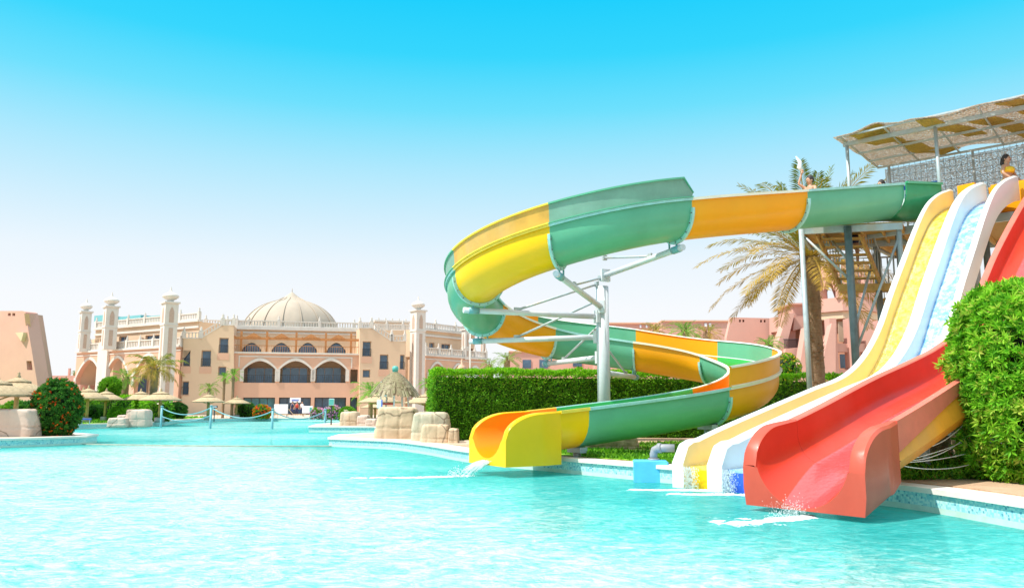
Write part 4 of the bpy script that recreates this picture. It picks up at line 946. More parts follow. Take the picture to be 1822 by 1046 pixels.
w1 = wing(LW, 135, 320, (629.5, 616), 745, [(139, 174, 640, 745, 0), (191, 221, 637, 745, 1), (242, 282, 633, 745, 1)], [(163, 177.5, 603, 616.5), (212, 225.5, 598, 611), (259, 284, 596, 609)], (589, 577), 0, 0)
w2 = wing(RWG, 757, 866, (631, 642.5), 745, [(764.5, 790, 647, 745, 1), (806, 824, 650, 745, 1), (834, 856, 654, 745, 0)], [(764, 773, 609.5, 620), (785.5, 801, 612, 623), (835, 842, 620, 629)], (590, 598), 0, 0)
bm = NB()
for px0, px1, y0, y1, d in ((168, 184, 561, 571, 7), (212, 250, 562, 570, 9), (254, 287, 562, 568, 9)):
    a, b, zb, zt = LW.rc(px0, px1, y0, y1, d); segbox(bm, LW, a, b, zb, zt, d, d+3)
fixn(bm); obj('teal_roof', bm, mat('teal roof panel', (.16, .42, .45), .5, .1), hotel)
bm = NB(); rb = Seg(666, 124, 730, 126); a, b, zb, zt = rb.rc(668, 728, 570.5, 582); segbox(bm, rb, a, b, zb-1, zt-.35, 0, 3); segbox(bm, rb, a-.2, b+.2, zt-.3, zt, -.3, 3.2)
for i in range(5): q = a+(b-a)*(i+.5)/5; segbox(bm, rb, q-.1, q+.1, zt-.3, zt+.35, 0, .2)
fixn(bm); obj('roof_kiosk', bm, M['trim'], hotel)
# --- minarets
def minaret(px, yb, ytop, ybulb, yspire, Y, wpx, label=None, rot=.72):
    b = P(px, yb, Y); bz = b.z if yb < 690 else DZ; x = P(px, ytop, Y).x; zt = P(px, ytop, Y).z; zs = P(px, yspire, Y).z; z1 = P(px, ybulb, Y).z; s = wpx*Y/F/1.38
    m_ = bpy.data.objects.new('minaret', None); CO.objects.link(m_); m_.parent = hotel; m_.location = Vector((x, Y, DZ))-Vector(hotel.location)
    bm = NB(); c = Vector((x, Y, 0)); box(bm, (x, Y, (zt+bz)/2), (s, s, zt-bz), rz=rot); box(bm, (x, Y, zt+.1), (s+.35, s+.35, .2), rz=rot); box(bm, (x, Y, zt-2.8), (s+.16, s+.16, .14), rz=rot)
    obj('shaft', bm, M['trim'], m_)
    bm = NB()
    for k in range(4):
        a = rot+k*pi/2; R3 = Matrix.Rotation(a, 4, 'Z')
        def T(t, z, d): return c+(R3@Vector((s/2+.03-d, t, z)))
        h = s*.16; plate(bm, rect(-h, h, max(2.2, bz+.5), zt-3.2), [], T, .03); plate(bm, arch(-h*1.15, h*1.15, zt-2.5, zt-1.2, zt-.5), [], T, .03)
    fixn(bm); obj('carved_panel', bm, M['carve'], m_)
    bm = NB(); hb = (z1-zt)+.25; r = s*.60
    lathe(bm, (x, Y, zt+.2), [(r*.8, 0), (r*.45, hb*.08), (r*.36, hb*.16), (r*.70, hb*.28), (r*1.0, hb*.46), (r*1.02, hb*.58), (r*.80, hb*.74), (r*.42, hb*.86), (r*.20, hb*.98), (.10, hb*1.15), (.07, zs-zt-.1), (0, zs-zt+.15)], 20, rfun=lambda a, r_, z: 1+.04*abs(sin(a*5)) if r_ > .3 else 1)
    obj('finial', bm, M['trim'], m_)
minaret(303, 703, 540.5, 524.5, 514, 102, 31); minaret(198, 622, 547.5, 533, 523, 110, 28); minaret(153, 626, 556.5, 543.5, 535, 114.5, 22)
bm = NB(); q0 = LW.rc(175, 183, 619, 745, -.3); segbox(bm, LW, q0[0], q0[1], DZ, q0[3]+.6, -.35, .3); fixn(bm); obj('pilaster', bm, M['trim'], hotel)
minaret(744, 710, 554.5, 540, 530, 111.5, 27); minaret(829, 640, 588, 578, 571, 123, 15); minaret(860, 645, 600, 591, 586, 127, 9)
# entrance awning sign and white notice boards by the hotel door
def board(name, label, x0, x1, y0, y1, Y, poles=True, m_='signw', marks=None, ptop=None, mm='signblue'):
    c = P((x0+x1)/2, 723, Y); t = thing(name, label, 'sign', (c.x, Y, DZ)); a = P(x0, y0, Y); b = P(x1, y1, Y); bm = NB(); box(bm, ((a.x+b.x)/2, Y, (a.z+b.z)/2), (b.x-a.x, .08, a.z-b.z)); bmesh.ops.bevel(bm, geom=bm.edges[:], offset=.02, segments=1, affect='EDGES'); obj('board', bm, M[m_], t)
    if poles:
        bm = NB()
        for x in ((a.x+b.x)/2,) if poles == 1 else (a.x+.1, b.x-.1): tube(bm, [(x, Y+.06, DZ-.02), (x, Y+.06, a.z)], .04, 8)
        obj('leg', bm, M['metald'], t)
    if marks:
        bm = NB()
        for (u0, v0, u1, v1) in marks: box(bm, (a.x+(b.x-a.x)*(u0+u1)/2, Y-.045, a.z+(b.z-a.z)*(v0+v1)/2), ((b.x-a.x)*(u1-u0), .02, (a.z-b.z)*(v1-v0)))
        obj('lettering', bm, M[mm], t)
    return t
# ================================================================== resort buildings left and right
def pbox(bm, x0, x1, y0, y1, Y, dep, mi=0, slope=0):
    a = P(x0, y0, Y); b = P(x1, y1, Y); k0 = kt(x0, 700)[0]*Y; k1 = kt(x1, 700)[0]*Y; zb = min(b.z, 99)
    box(bm, ((k0+k1)/2, Y+dep/2, (a.z+zb)/2), (k1-k0, dep, a.z-zb), mi=mi)
# left leaning block
lb = thing('sloping_block', 'rose stucco block with slanted end walls at the far left', 'building', tuple(P(40, 700, 62).xy)+(DZ,))
SL = Seg(-60, 64, 72, 60)
def pl_(sg, pts, holes=(), d0=0, th=1): 
    bm = NB(); plate(bm, [sg.loc(*p, d0) for p in pts], [[sg.loc(*p, d0) for p in h] for h in holes], sg.T, th, 0, d0); fixn(bm); return bm
obj('front_wall', pl_(SL, [(-60, 745), (72, 745), (66, 680), (45, 555), (40, 553), (-60, 553)], [[(14, 557), (19, 557), (19, 562), (14, 562)], [(22, 557), (27, 557), (27, 562), (22, 562)], [(47, 642), (56, 642), (58, 658), (48, 658)]], 0, 1.0), M['stucco'], lb)
bm = pl_(SL, [(-60, 745), (68, 745), (44, 570), (-60, 570)], (), 1.05, 1.3); obj('main_wall', bm, M['stucco'], lb)
SR = Seg(63, 62.5, 94, 66)
obj('side_wall', pl_(SR, [(62, 745), (97, 745), (93, 668), (76, 561), (52, 558), (54, 575), (59, 620)], [[(57.5, 607), (67.5, 609), (67, 621), (58, 620)], [(66.5, 657), (79.5, 658), (79, 671), (67, 671)]], 0, .35), M['stucco'], lb)
bm = NB()
for x0, x1, y0, y1 in ((57.5, 67.5, 609, 621), (66.5, 79.5, 658, 671)):
    a, b, zb, zt = SR.rc(x0, x1, y0, y1)
    for i in range(7): segbox(bm, SR, a+(b-a)*i/6-.03, a+(b-a)*i/6+.03, zb, zt-.3, -.1, -.04)
    segbox(bm, SR, a, b, zt-.34, zt-.28, -.12, -.02)
fixn(bm); obj('balcony_rail', bm, M['metald'], lb)
bm = NB(); a, b, zb, zt = SL.rc(34, 47, 592, 607); plate(bm, [(a, zt), (b, zt), (b, zt-.1), (a+.8, zb)], [], SL.T, .3, 0, -.3); fixn(bm); obj('wall_hood', bm, M['sand'], lb)
bm = NB(); pbox(bm, 86, 142, 668, 690, 120, 6); pbox(bm, 84, 142, 684, 740, 112, 4); pbox(bm, 118, 121, 655, 668, 121, .3)
tag(obj('garden_wall', bm, M['stucco']), 'low pink wall and sheds between the far left block and the hotel', 'wall')
# low far range behind the spiral slide and to the right
fw = thing('low_resort_range', 'long low rose stucco range on the horizon behind the palms at right centre', 'building', tuple(P(1180, 700, 92).xy)+(DZ,))
bm = NB(); pbox(bm, 905, 1125, 626, 745, 96, 8); pbox(bm, 1085, 1185, 576, 745, 90, 8); pbox(bm, 1060, 1100, 580, 745, 93, 8); pbox(bm, 1180, 1306, 572, 745, 84, 8); obj('wall', bm, M['stucco'], fw)
bm = NB()
for x0, x1, y0, y1, Y in ((1085, 1185, 573.5, 576, 89.8), (1180, 1306, 569.5, 572, 83.8), (905, 1125, 624, 626, 95.8)): pbox(bm, x0, x1, y0, y1, Y, 8.4)
obj('roof_edge', bm, M['pink'], fw)
for x0, x1, y0, y1, Y in ((930, 945, 640, 655, 95.9), (960, 975, 640, 655, 95.9), (1020, 1036, 636, 652, 95.9), (1141, 1144, 578, 583, 89.9), (1152, 1155, 578, 583, 89.9), (1258, 1262, 575, 581, 83.9), (1266, 1270, 575, 581, 83.9)):
    bm = NB(); pbox(bm, x0, x1, y0, y1, Y, .1); obj('window', bm, M['glass' if x0 < 1100 else 'signw'], fw)
# terraced wing with raked buttresses
def slabpx(pts, Y, th, holes=()):
    sg = Seg(pts[0][0]-50, Y, pts[0][0]+50, Y); bm = NB(); plate(bm, [sg.loc(*p) for p in pts], [[sg.loc(*p) for p in h] for h in holes], sg.T, th); fixn(bm); return bm
def R4(a, b, c, d): return [(a, c), (b, c), (b, d), (a, d)]
tw = thing('terraced_wing', 'rose stucco terraced wing with slanted buttress walls left of the palm trunk', 'building', tuple(P(1350, 700, 56).xy)+(DZ,))
obj('gable_wall', slabpx([(1301, 564.5), (1369.5, 566), (1369.5, 745), (1286, 745), (1293, 600)], 56, .6, [R4(1315, 1318.5, 568.5, 573), R4(1321, 1324.5, 568.5, 573), R4(1352.5, 1356, 569, 573.5), R4(1359, 1362.5, 569, 573.5)]), M['stucco'], tw)
bm = NB(); pbox(bm, 1353, 1480, 574, 745, 57, 8); obj('main_block', bm, M['stucco'], tw)
fc_ = Seg(1369, 56, 1402, 52.3); bm = NB(); plate(bm, [fc_.loc(*p) for p in ((1369, 566), (1402, 559), (1402, 745), (1369, 745))], [[fc_.loc(*p) for p in ((1371.5, 591.5), (1387, 589), (1386, 603), (1373, 604))]], fc_.T, .5); fixn(bm); obj('facet_wall', bm, M['stucco'], tw)
bm = NB(); pbox(bm, 1392, 1462, 566, 745, 54, 1); obj('recess_wall', bm, M['terra'], tw)
bm = NB(); pbox(bm, 1370, 1398, 585, 607, 56.6, .3); obj('recess_wall', bm, M['terra'], tw)
for nm, pts, Y, th in (('buttress', [(1402, 557.5), (1414, 557.5), (1398, 620), (1376, 745), (1356, 745), (1386, 605)], 51.2, 1.0), ('buttress', [(1434, 582), (1442, 582), (1446, 745), (1408, 745)], 49.6, .9), ('buttress', [(1480, 575), (1487, 575), (1487, 665), (1460, 665), (1469, 618)], 48.6, .7),
    ('parapet', [(1413, 565), (1440, 563), (1440, 581), (1411, 588)], 51.6, .5), ('parapet', [(1398, 620), (1432, 617), (1427, 632), (1395, 636)], 50.8, .5), ('parapet', [(1392, 655), (1420, 655), (1418, 667), (1389, 667)], 50.6, .5), ('parapet', [(1462, 607), (1480, 605), (1476, 617), (1462, 618)], 49.6, .4), ('floor_slab', R4(1390, 1440, 655, 658), 51.5, 2.2), ('floor_slab', R4(1396, 1440, 634, 636), 51.5, 2.2)):
    obj(nm, slabpx(pts, Y, th), M['stucco'], tw)
bm = NB()
for i in range(16): pbox(bm, 1400+i*1.7, 1400.6+i*1.7, 604, 620, 50.9, .05)
pbox(bm, 1399, 1427, 603, 604.2, 50.85, .12); obj('balcony_rail', bm, M['metald'], tw)
bt = thing('belvedere_tower', 'rose stucco tower with an open arched belvedere behind the stairs and palm', 'building', tuple(P(1510, 700, 52).xy)+(DZ,))
bc = P(1508, 700, 52); sc_ = 52/F
def octa(bm, px_r, y0, y1, mi=0, n=8, Y=52):
    z1 = P(1508, y0, Y-2).z; z0 = P(1508, y1, Y-2).z if y1 < 740 else DZ; r = px_r*sc_
    pts = [(bc.x+r*cos(2*pi*k/n+pi/8), bc.y+r*sin(2*pi*k/n+pi/8)) for k in range(n)]
    plate(bm, pts, [], lambda a, b, d: Vector((a, b, z1-d)), z1-z0)
bm = NB(); octa(bm, 62, 480, 491); octa(bm, 58, 470, 480); octa(bm, 24, 455, 470); fixn(bm); obj('roof', bm, M['stucco'], bt)
for k in range(8):
    a = 2*pi*k/8+pi/8; r = 54*sc_; z1 = P(1508, 491, 50).z; z0 = P(1508, 530, 50).z; c = (bc.x+r*cos(a), bc.y+r*sin(a), (z0+z1)/2); bm = NB(); box(bm, c, (.75, .75, z1-z0), rz=a); obj('column', bm, M['stucco'], bt)
    a0 = 2*pi*k/8+pi/8; a1 = a0+pi/4; A_ = Vector((bc.x+r*cos(a0), bc.y+r*sin(a0), 0)); B_ = Vector((bc.x+r*cos(a1), bc.y+r*sin(a1), 0)); u = (B_-A_).normalized(); n_ = Vector((-u.y, u.x, 0)); L = (B_-A_).length
    z1 = P(1508, 490.5, 50).z; z0 = P(1508, 500, 50).z; bm = NB(); w_ = L-.8; pts = [(.4, z1), (.4, z0-.6)]+[(.4+w_*i/8, z0-.6+sin(pi*i/8)*.9) for i in range(9)][1:-1]+[(L-.4, z0-.6), (L-.4, z1)]
    plate(bm, pts, [], lambda t, z, d: A_+u*t+n_*(d-.15)+Vector((0, 0, z)), .3); fixn(bm); obj('arch_panel', bm, M['stucco'], bt)
bm = NB(); octa(bm, 62, 529, 553); fixn(bm); obj('parapet', bm, M['stucco'], bt)
bm = NB(); octa(bm, 57, 553.3, 566); fixn(bm); obj('ring_beam', bm, M['sand'], bt)
bm = NB(); octa(bm, 40, 566, 745); fixn(bm); obj('core', bm, M['terra'], bt)
for x0, x1, y0, y1, Y in ((1483, 1495.5, 566, 745, 48.9), (1517, 1527, 566, 745, 48.9), (1546, 1560, 566, 745, 49.3)):
    bm = NB(); pbox(bm, x0, x1, y0, y1, Y, .8); obj('pier', bm, M['stucco'], bt)
for x0, x1, y0, y1, Y in ((1495.5, 1517, 611, 626, 49.2), (1527, 1546, 611, 626, 49.4), (1495.5, 1517, 657, 745, 49.2), (1527, 1546, 657, 745, 49.4), (1450, 1483, 662, 745, 49.4)):
    bm = NB(); pbox(bm, x0, x1, y0, y1, Y, .5); obj('balcony_wall', bm, M['stucco'], bt)
for x0, x1, y0, y1 in ((1499, 1512, 572, 608), (1530, 1543, 572, 608), (1499, 1511, 630, 655)):
    bm = NB(); pbox(bm, x0, x1, y0, y1, 50.45, .1); obj('window', bm, M['glass' if y0 > 600 else 'shade'], bt)
bm = NB(); pbox(bm, 1418, 1470, 542, 566, 52.5, 3); pbox(bm, 1415, 1472, 539, 542, 52.3, 3.4); obj('side_wing', bm, M['stucco'], bt)
bm = NB(); pbox(bm, 1570, 1720, 556, 745, 58, 4); obj('rear_wing', bm, M['stucco'], bt)

# ================================================================== planting
rg = random.Random(11)
def rv():
    while True:
        v = Vector((rg.uniform(-1, 1), rg.uniform(-1, 1), rg.uniform(-1, 1)))
        if .05 < v.length < 1: return v.normalized()
def leaf(V, Fc, A, p, d, L, wd, r, up=None):
    s = d.cross(rv()); 
    if s.length < .1: s = d.cross(Vector((0, 0, 1)))
    s.normalize(); n = s.cross(d); b = len(V); m_ = p+d*L*.45
    V += [p, m_+s*wd/2+n*wd*.18, p+d*L-n*L*.06, m_-s*wd/2+n*wd*.18]; Fc += [(b, b+1, b+2), (b, b+2, b+3)]; A += [r, min(1, r+.06)]
def hedge(name, label, a, b, th, h, nleaf, lf, top=True, group=None):
    a = Vector((*a, 0)); b = Vector((*b, 0)); u = (b-a); L = u.length; u.normalize(); n = Vector((-u.y, u.x, 0)); t = thing(name, label, 'hedge', tuple(a)[:2]+(DZ,), group)
    V = []; Fc = []; A = []; V2 = []; F2 = []; A2 = []
    areas = [L*h, L*th*.8, th*h, th*h, L*h*.15]; tot = sum(areas)
    for i in range(nleaf):
        q = rg.uniform(0, tot); 
        if q < areas[0]: x, y, z = rg.uniform(0, L), 0, rg.uniform(0, h); nn = -n
        elif q < areas[0]+areas[1]: x, y, z = rg.uniform(0, L), rg.uniform(0, th), h; nn = Vector((0, 0, 1))
        elif q < sum(areas[:3]): x, y, z = 0, rg.uniform(0, th), rg.uniform(0, h); nn = -u
        elif q < sum(areas[:4]): x, y, z = L, rg.uniform(0, th), rg.uniform(0, h); nn = u
        else: x, y, z = rg.uniform(0, L), th, rg.uniform(0, h); nn = n
        bump = .10*noise.noise(Vector((x*1.7, z*2.0+y, 4)))+.06*noise.noise(Vector((x*6, z*6+y, 1)))+(.05*noise.noise(Vector((x*.6, 0, 9))) if nn.z else 0)
        er = .14; ex = max(0, er-(h-z)) if not nn.z else 0
        p = a+u*x+n*y+Vector((0, 0, DZ+z))+nn*(bump-ex*.6-rg.random()**2*.12)
        d = (nn*.75+rv()*.9+Vector((0, 0, .35))).normalized(); r = rg.random()
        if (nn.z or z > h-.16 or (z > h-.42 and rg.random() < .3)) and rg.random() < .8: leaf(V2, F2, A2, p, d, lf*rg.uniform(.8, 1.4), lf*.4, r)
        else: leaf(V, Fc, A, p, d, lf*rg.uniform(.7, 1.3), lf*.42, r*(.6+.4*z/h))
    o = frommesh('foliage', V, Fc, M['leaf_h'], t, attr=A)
    if V2: frommesh('top_leaves', V2, F2, M['leaf_top'], t, attr=A2)
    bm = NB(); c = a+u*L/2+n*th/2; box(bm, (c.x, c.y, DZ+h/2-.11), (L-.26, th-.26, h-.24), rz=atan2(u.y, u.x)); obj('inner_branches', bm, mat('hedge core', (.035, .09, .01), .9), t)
    return t
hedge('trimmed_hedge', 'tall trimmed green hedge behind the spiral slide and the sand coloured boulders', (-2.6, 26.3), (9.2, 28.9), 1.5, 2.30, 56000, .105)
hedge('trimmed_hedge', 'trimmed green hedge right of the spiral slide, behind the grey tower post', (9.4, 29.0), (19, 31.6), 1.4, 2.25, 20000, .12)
for a, b, th, h, n_, l_ in (((-31.5, 66), (-26.5, 58), 1.6, 1.5, 3500, 'low rounded green hedge behind the lawn right of the tall date palm'), ((-46, 74), (-33, 66), 2, 1.9, 4500, 'long low green hedge behind the lawn below the left minarets')):
    hedge('low_hedge', l_, a, b, th, h, n_, .26)
# the big shrub beside the camera on the right
def blob(name, label, c, rad, nclus, per, L, wd, m_, cat='shrub', pw=2.6, flowers=None, trunk=None, group=None, shell=.25, spread=.8, rndscale=1):
    t = thing(name, label, cat, (c[0], c[1], DZ), group); V = []; Fc = []; A = []; FV = []; FF = []; FA = []
    for i in range(nclus):
        v = rv(); k = (abs(v.x)**pw+abs(v.y)**pw+abs(v.z)**pw)**(-1/pw); s = v*k; rr = 1-rg.random()**1.6*shell+.07*noise.noise(v*3.1+Vector(c))+.05*noise.noise(v*8)
        p = Vector((c[0]+s.x*rad[0]*rr, c[1]+s.y*rad[1]*rr, c[2]+s.z*rad[2]*rr))
        if p.z < DZ+.03: continue
        nn = Vector((v.x/rad[0], v.y/rad[1], v.z/rad[2])).normalized(); ax = (nn+rv()*.55+Vector((0, 0, .25))).normalized(); base = rg.random()*.75
        e1 = ax.cross(rv()).normalized(); e2 = ax.cross(e1)
        if flowers and rg.random() < flowers[1]:
            for j in range(4): leaf(FV, FF, FA, p+nn*.03, (ax+rv()*.9).normalized(), L*.7, wd*1.3, rg.random())
            continue
        for j in range(per):
            th_ = 2*pi*j/per+rg.uniform(-.3, .3); d = (ax*rg.uniform(.25, .9)+(e1*cos(th_)+e2*sin(th_))*spread).normalized(); leaf(V, Fc, A, p, d, L*rg.uniform(.7, 1.25), wd*rg.uniform(.8, 1.2), min(1, base+rg.random()*.3))
    frommesh('foliage', V, Fc, M[m_], t, attr=A)
    if FV: frommesh('flowers', FV, FF, M[flowers[0]], t, attr=FA)
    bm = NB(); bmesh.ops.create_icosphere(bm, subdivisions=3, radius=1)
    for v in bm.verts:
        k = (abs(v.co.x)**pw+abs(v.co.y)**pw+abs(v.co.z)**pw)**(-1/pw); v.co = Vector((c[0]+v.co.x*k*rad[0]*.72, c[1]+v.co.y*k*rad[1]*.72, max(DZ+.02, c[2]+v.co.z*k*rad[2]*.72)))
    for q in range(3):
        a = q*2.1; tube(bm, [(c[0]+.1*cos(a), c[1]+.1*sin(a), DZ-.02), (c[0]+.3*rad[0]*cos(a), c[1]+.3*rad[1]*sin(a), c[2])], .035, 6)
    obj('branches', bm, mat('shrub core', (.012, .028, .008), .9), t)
    return t
blob('large_shrub', 'big bright green leafy shrub at the right edge, in front of the red slide', (8.84, 11.75, 1.74), (2.05, .98, 1.55), 10500, 7, .115, .036, 'leaf_r', pw=4.2, shell=.16)
c = onz(97, 776, DZ); blob('flowering_shrub', 'round dark shrub dotted with orange red flowers beside the left boulder', (c.x*1.03, c.y+.9, DZ+1.0), (.90, .8, 1.14), 3000, 6, .12, .05, 'leaf_b', flowers=('flower', .10), pw=2.1, shell=.38)
for px, py, Y, r, m_, l_, fl in ((28, 718, 45, .8, 'leaf_l', 'small green shrub under the two parasols at the far left', None), (196, 690, 62, .75, 'leaf_l', 'round lime green tree shrub behind the parasols, left of the small palm', None), (212, 702, 60, .6, 'leaf_l', 'low bright shrub right below the round lime shrub', None),
      (237, 716, 66, .6, 'leaf_l', 'little green shrub between two parasols on the left lawn', None), (315, 720, 72, .85, 'leaf_b', 'dark green shrub right of the tall date palm', None), (437, 724, 78, .9, 'leaf_b', 'dark green shrub beside the parasol in front of the hotel door', None),
      (466, 734, 76, .8, 'leaf_l', 'low planter shrub with orange blossoms before the hotel', 'flower'), (566, 738, 72, .65, 'leaf_l', 'left one of the pink blossom mounds at the far pool end', 'flowerp'), (592, 737, 70, .8, 'leaf_l', 'right, larger pink blossom mound at the far pool end', 'flowerp'),
      (617, 720, 62, .42, 'leaf_l', 'clipped round topiary ball right of the pink blossoms', None), (619, 733, 61, .6, 'leaf_l', 'low green box shrub beneath the topiary ball', None), (1398, 655, 33, .6, 'leaf_l', 'yellow flowering bush right of the spiral slide turn', 'flowery'), (172, 726, 66, .7, 'leaf_b', 'dark shrub behind the leftmost lawn parasols', None), (48, 712, 40, .75, 'leaf_b', 'dark green shrub behind the flowering shrub at left', None)):
    p = P(px, py, Y)
    if py < 700 and Y > 60 or Y == 33: blob('round_bush', l_, (p.x, Y, max(p.z, DZ+r*.6)), (r, r, r), 520, 6, .24 if Y > 50 else .1, .10 if Y > 50 else .04, m_, flowers=(fl, .35) if fl else None, pw=2.2)
    else: blob('round_bush', l_, (p.x, Y, max(DZ+r*.5, min(p.z, DZ+r*.8))), (r, r, r*.9), 420, 6, .2, .09, m_, flowers=(fl, .6) if fl else None, pw=2.2)
for px, py, l_ in ((1215, 772, 'white and lilac flowers at the foot of the hedge, left clump'), (1250, 768, 'white and lilac flowers at the foot of the hedge, right clump')):
    p = onz(px, py+6, DZ); blob('flower_clump', l_, (p.x, p.y, DZ+.12), (.5, .3, .22), 150, 5, .09, .04, 'leaf_h', flowers=('flowerp', .45), cat='flowers')
# palms
def palm(name, label, base, h, n, FL, m_, tr=.2, lean=(0, 0), leafn=40, lw=.03, ll=.42, droop=1.0, trunkmat='trunk', up=.9, group=None, skew=None, tw_=None):
    t = thing(name, label, 'palm tree', base, group); b = Vector(base); top = b+Vector((lean[0], lean[1], h)); bm = NB(); pts = []; rr = []
    for i in range(19):
        q = i/18; pts.append(b+Vector((lean[0]*q*q, lean[1]*q*q, h*q-.03))); rr.append(tr*(1.25 if q < .05 else 1.0-.12*q+(.25 if q > .86 else 0))*(1+.06*(i % 2)))
    tube(bm, pts, rr, 14)
    for i in range(int(h*26)):      # old leaf bases
        z = rg.uniform(.0, h); q = z/h; a = i*2.4; c = b+Vector((lean[0]*q*q, lean[1]*q*q, z)); r = tr*(1-.1*q); o = Vector((cos(a), sin(a), 0)); s_ = (1.8 if q > .84 else .8)*tr
        x = c+o*r*.92; w2 = Vector((-o.y, o.x, 0))*tr*.3; f = [bm.verts.new(v) for v in (x-w2, x+w2, x+o*s_*.45+Vector((0, 0, s_*(1.0 if q > .84 else .5))))]; bm.faces.new(f)
    obj('trunk', bm, M[trunkmat], t); V = []; Fc = []; A = []
    for i in range(n):
        az = i*2.39996+rg.uniform(-.15, .15); q = i/n; el_ = up*1.25-q*up*1.7+rg.uniform(-.1, .1); F_ = FL*rg.uniform(.8, 1.08)*(1 if q > .15 else .8)
        d = Vector((cos(az), sin(az), 0)); prev = top+d*tr*.5; dirv = (d*cos(el_)+Vector((0, 0, sin(el_)))).normalized(); dead = rg.random()*.25+(.75*q if m_ == 'palmg' else .45*q)
        NS = leafn
        if tw_: pass
        rach = [prev.copy()]
        for s in range(NS):
            dirv = (dirv+Vector((0, 0, -1))*(droop*1.9/NS)*(s/NS+.15)).normalized(); prev = prev+dirv*(F_/NS); rach.append(prev.copy())
        side = d.cross(Vector((0, 0, 1))).normalized()
        for s in range(NS):
            a_, c_ = rach[s], rach[s+1]; k = len(V); wd = .012+.028*(1-s/NS)*(FL/3); V += [a_-side*wd, a_+side*wd, c_+side*wd*.9, c_-side*wd*.9]; Fc.append((k, k+1, k+2, k+3)); A.append(min(1, .5+dead*.5))
            if s/NS < .14: continue
            f = s/NS; l = ll*(sin(pi*min(1, (f-.1)/.95))**.55)*rg.uniform(.85, 1.1); dv = (c_-a_).normalized()
            for sg_ in (-1, 1):
                nrm = side.cross(dv).normalized()
                w1 = (side*sg_*.85+dv*.75+nrm*rg.uniform(-.1, .35)-Vector((0, 0, .12*droop))).normalized(); e = a_+w1*l-Vector((0, 0, l*l*.4*droop)); m1 = a_+w1*l*.5; k = len(V); wv = dv*lw*.5
                V += [a_-wv*.6, m1-wv, e, m1+wv]; Fc.append((k, k+1, k+2, k+3)); A.append(min(1, max(0, dead+rg.uniform(-.1, .2))))
    frommesh('crown', V, Fc, M[m_], t, attr=A); return t
p = P(1450, 452, 27.5); palm('date_palm', 'large golden green date palm with a rough brown trunk behind the slide tower', (P(1450, 620, 27.5).x, 27.5, DZ), p.z-DZ-.1, 58, 4.1, 'palmg', tr=.29, leafn=66, ll=.58, lw=.052, droop=.72, up=1.08)
def palmpx(label, cx, cy, Y, FLpx, n=22, m_='palm', **k):
    p = P(cx, cy, Y); FL = FLpx*Y/F; palm('date_palm' if k.pop('big', 0) else 'small_palm', label, (P(cx, 700, Y).x, Y, DZ), max(.5, p.z-DZ), n, FL, m_, leafn=24, ll=FL*.28, lw=FL*.030, **k)
palmpx('tall date palm with drooping golden fronds in front of the large left minaret', 273, 655, 70, 52, 32, 'palmg', tr=.34, trunkmat='trunkg', big=1, droop=1.1)
palmpx('short palm with a reddish trunk left of the tall date palm', 223, 672, 72, 31, 24, 'fan', tr=.28)
palmpx('green palm behind the tall thatched lookout shelter', 660, 697, 55, 38, 24, 'fan', tr=.16, droop=1.1)
palmpx('small fan palm between the lookout shelter and the hedge', 760, 682, 52, 19, 18, 'fan', tr=.14)
palmpx('small far palm right of the hotel wing, left of the spiral slide', 902, 640, 60, 30, 22, 'palm', tr=.2)
palmpx('far palm seen under the spiral slide beside the small far palm', 870, 648, 62, 20, 16, 'palm', tr=.2)
palmpx('wide green palm top behind the orange slide turn, centre one', 1222, 590, 46, 34, 26, 'fan', tr=.2)
palmpx('pale dry palm top at the left of the group behind the slide turn', 1170, 588, 48, 30, 22, 'palmg', tr=.2)
palmpx('pale palm top at the right of the group behind the slide turn', 1262, 592, 47, 30, 20, 'palmg', tr=.2)
palmpx('bright fan palm just right of the orange slide turn', 1372, 612, 36, 26, 26, 'fan', tr=.16)
palmpx('tiny far palm beyond the low wall left of the hotel', 130, 663, 130, 9, 14, 'palm', tr=.2)
# traveller style fan palms before the left pavilion
def fanpalm(label, px, py, Y, heads):
    b = P(px, 700, Y); t = thing('fan_palm', label, 'palm tree', (b.x, Y, DZ)); bm = NB(); V = []; Fc = []; A = []
    for hx, hy, rpx in heads:
        c = P(hx, hy, Y); r = rpx*Y/F; tube(bm, [(b.x, Y, DZ), (b.x*.5+c.x*.5, Y, c.z*.6), (c.x, Y, c.z-r*.2)], [.16, .13, .08], 8)
        for i in range(26):
            v = rv(); v.z = abs(v.z)*.8-.25; v.normalize(); cc = c+v*r*.45; e1 = v.cross(rv()).normalized(); e2 = v.cross(e1)
            for j in range(13):
                a = (j-6)/6*1.9; d = (v*cos(a)*.9+e1*sin(a)).normalized(); leaf(V, Fc, A, cc, (d+e2*.1).normalized(), r*.6, r*.13, rg.random())
    obj('trunk', bm, M['trunkg'], t); frommesh('crown', V, Fc, M['fan'], t, attr=A)
palmpx('slim green palm with a round head beside the left hotel pavilion', 414, 668, 76, 19, 22, 'fan', tr=.14, up=1.2)
palmpx('second slim green palm, just left of the round headed one', 398, 672, 77, 17, 20, 'fan', tr=.13, up=1.1)
palmpx('low arching palm left of the two slim palms by the pavilion', 372, 690, 74, 21, 22, 'palm', tr=.14, droop=1.3)

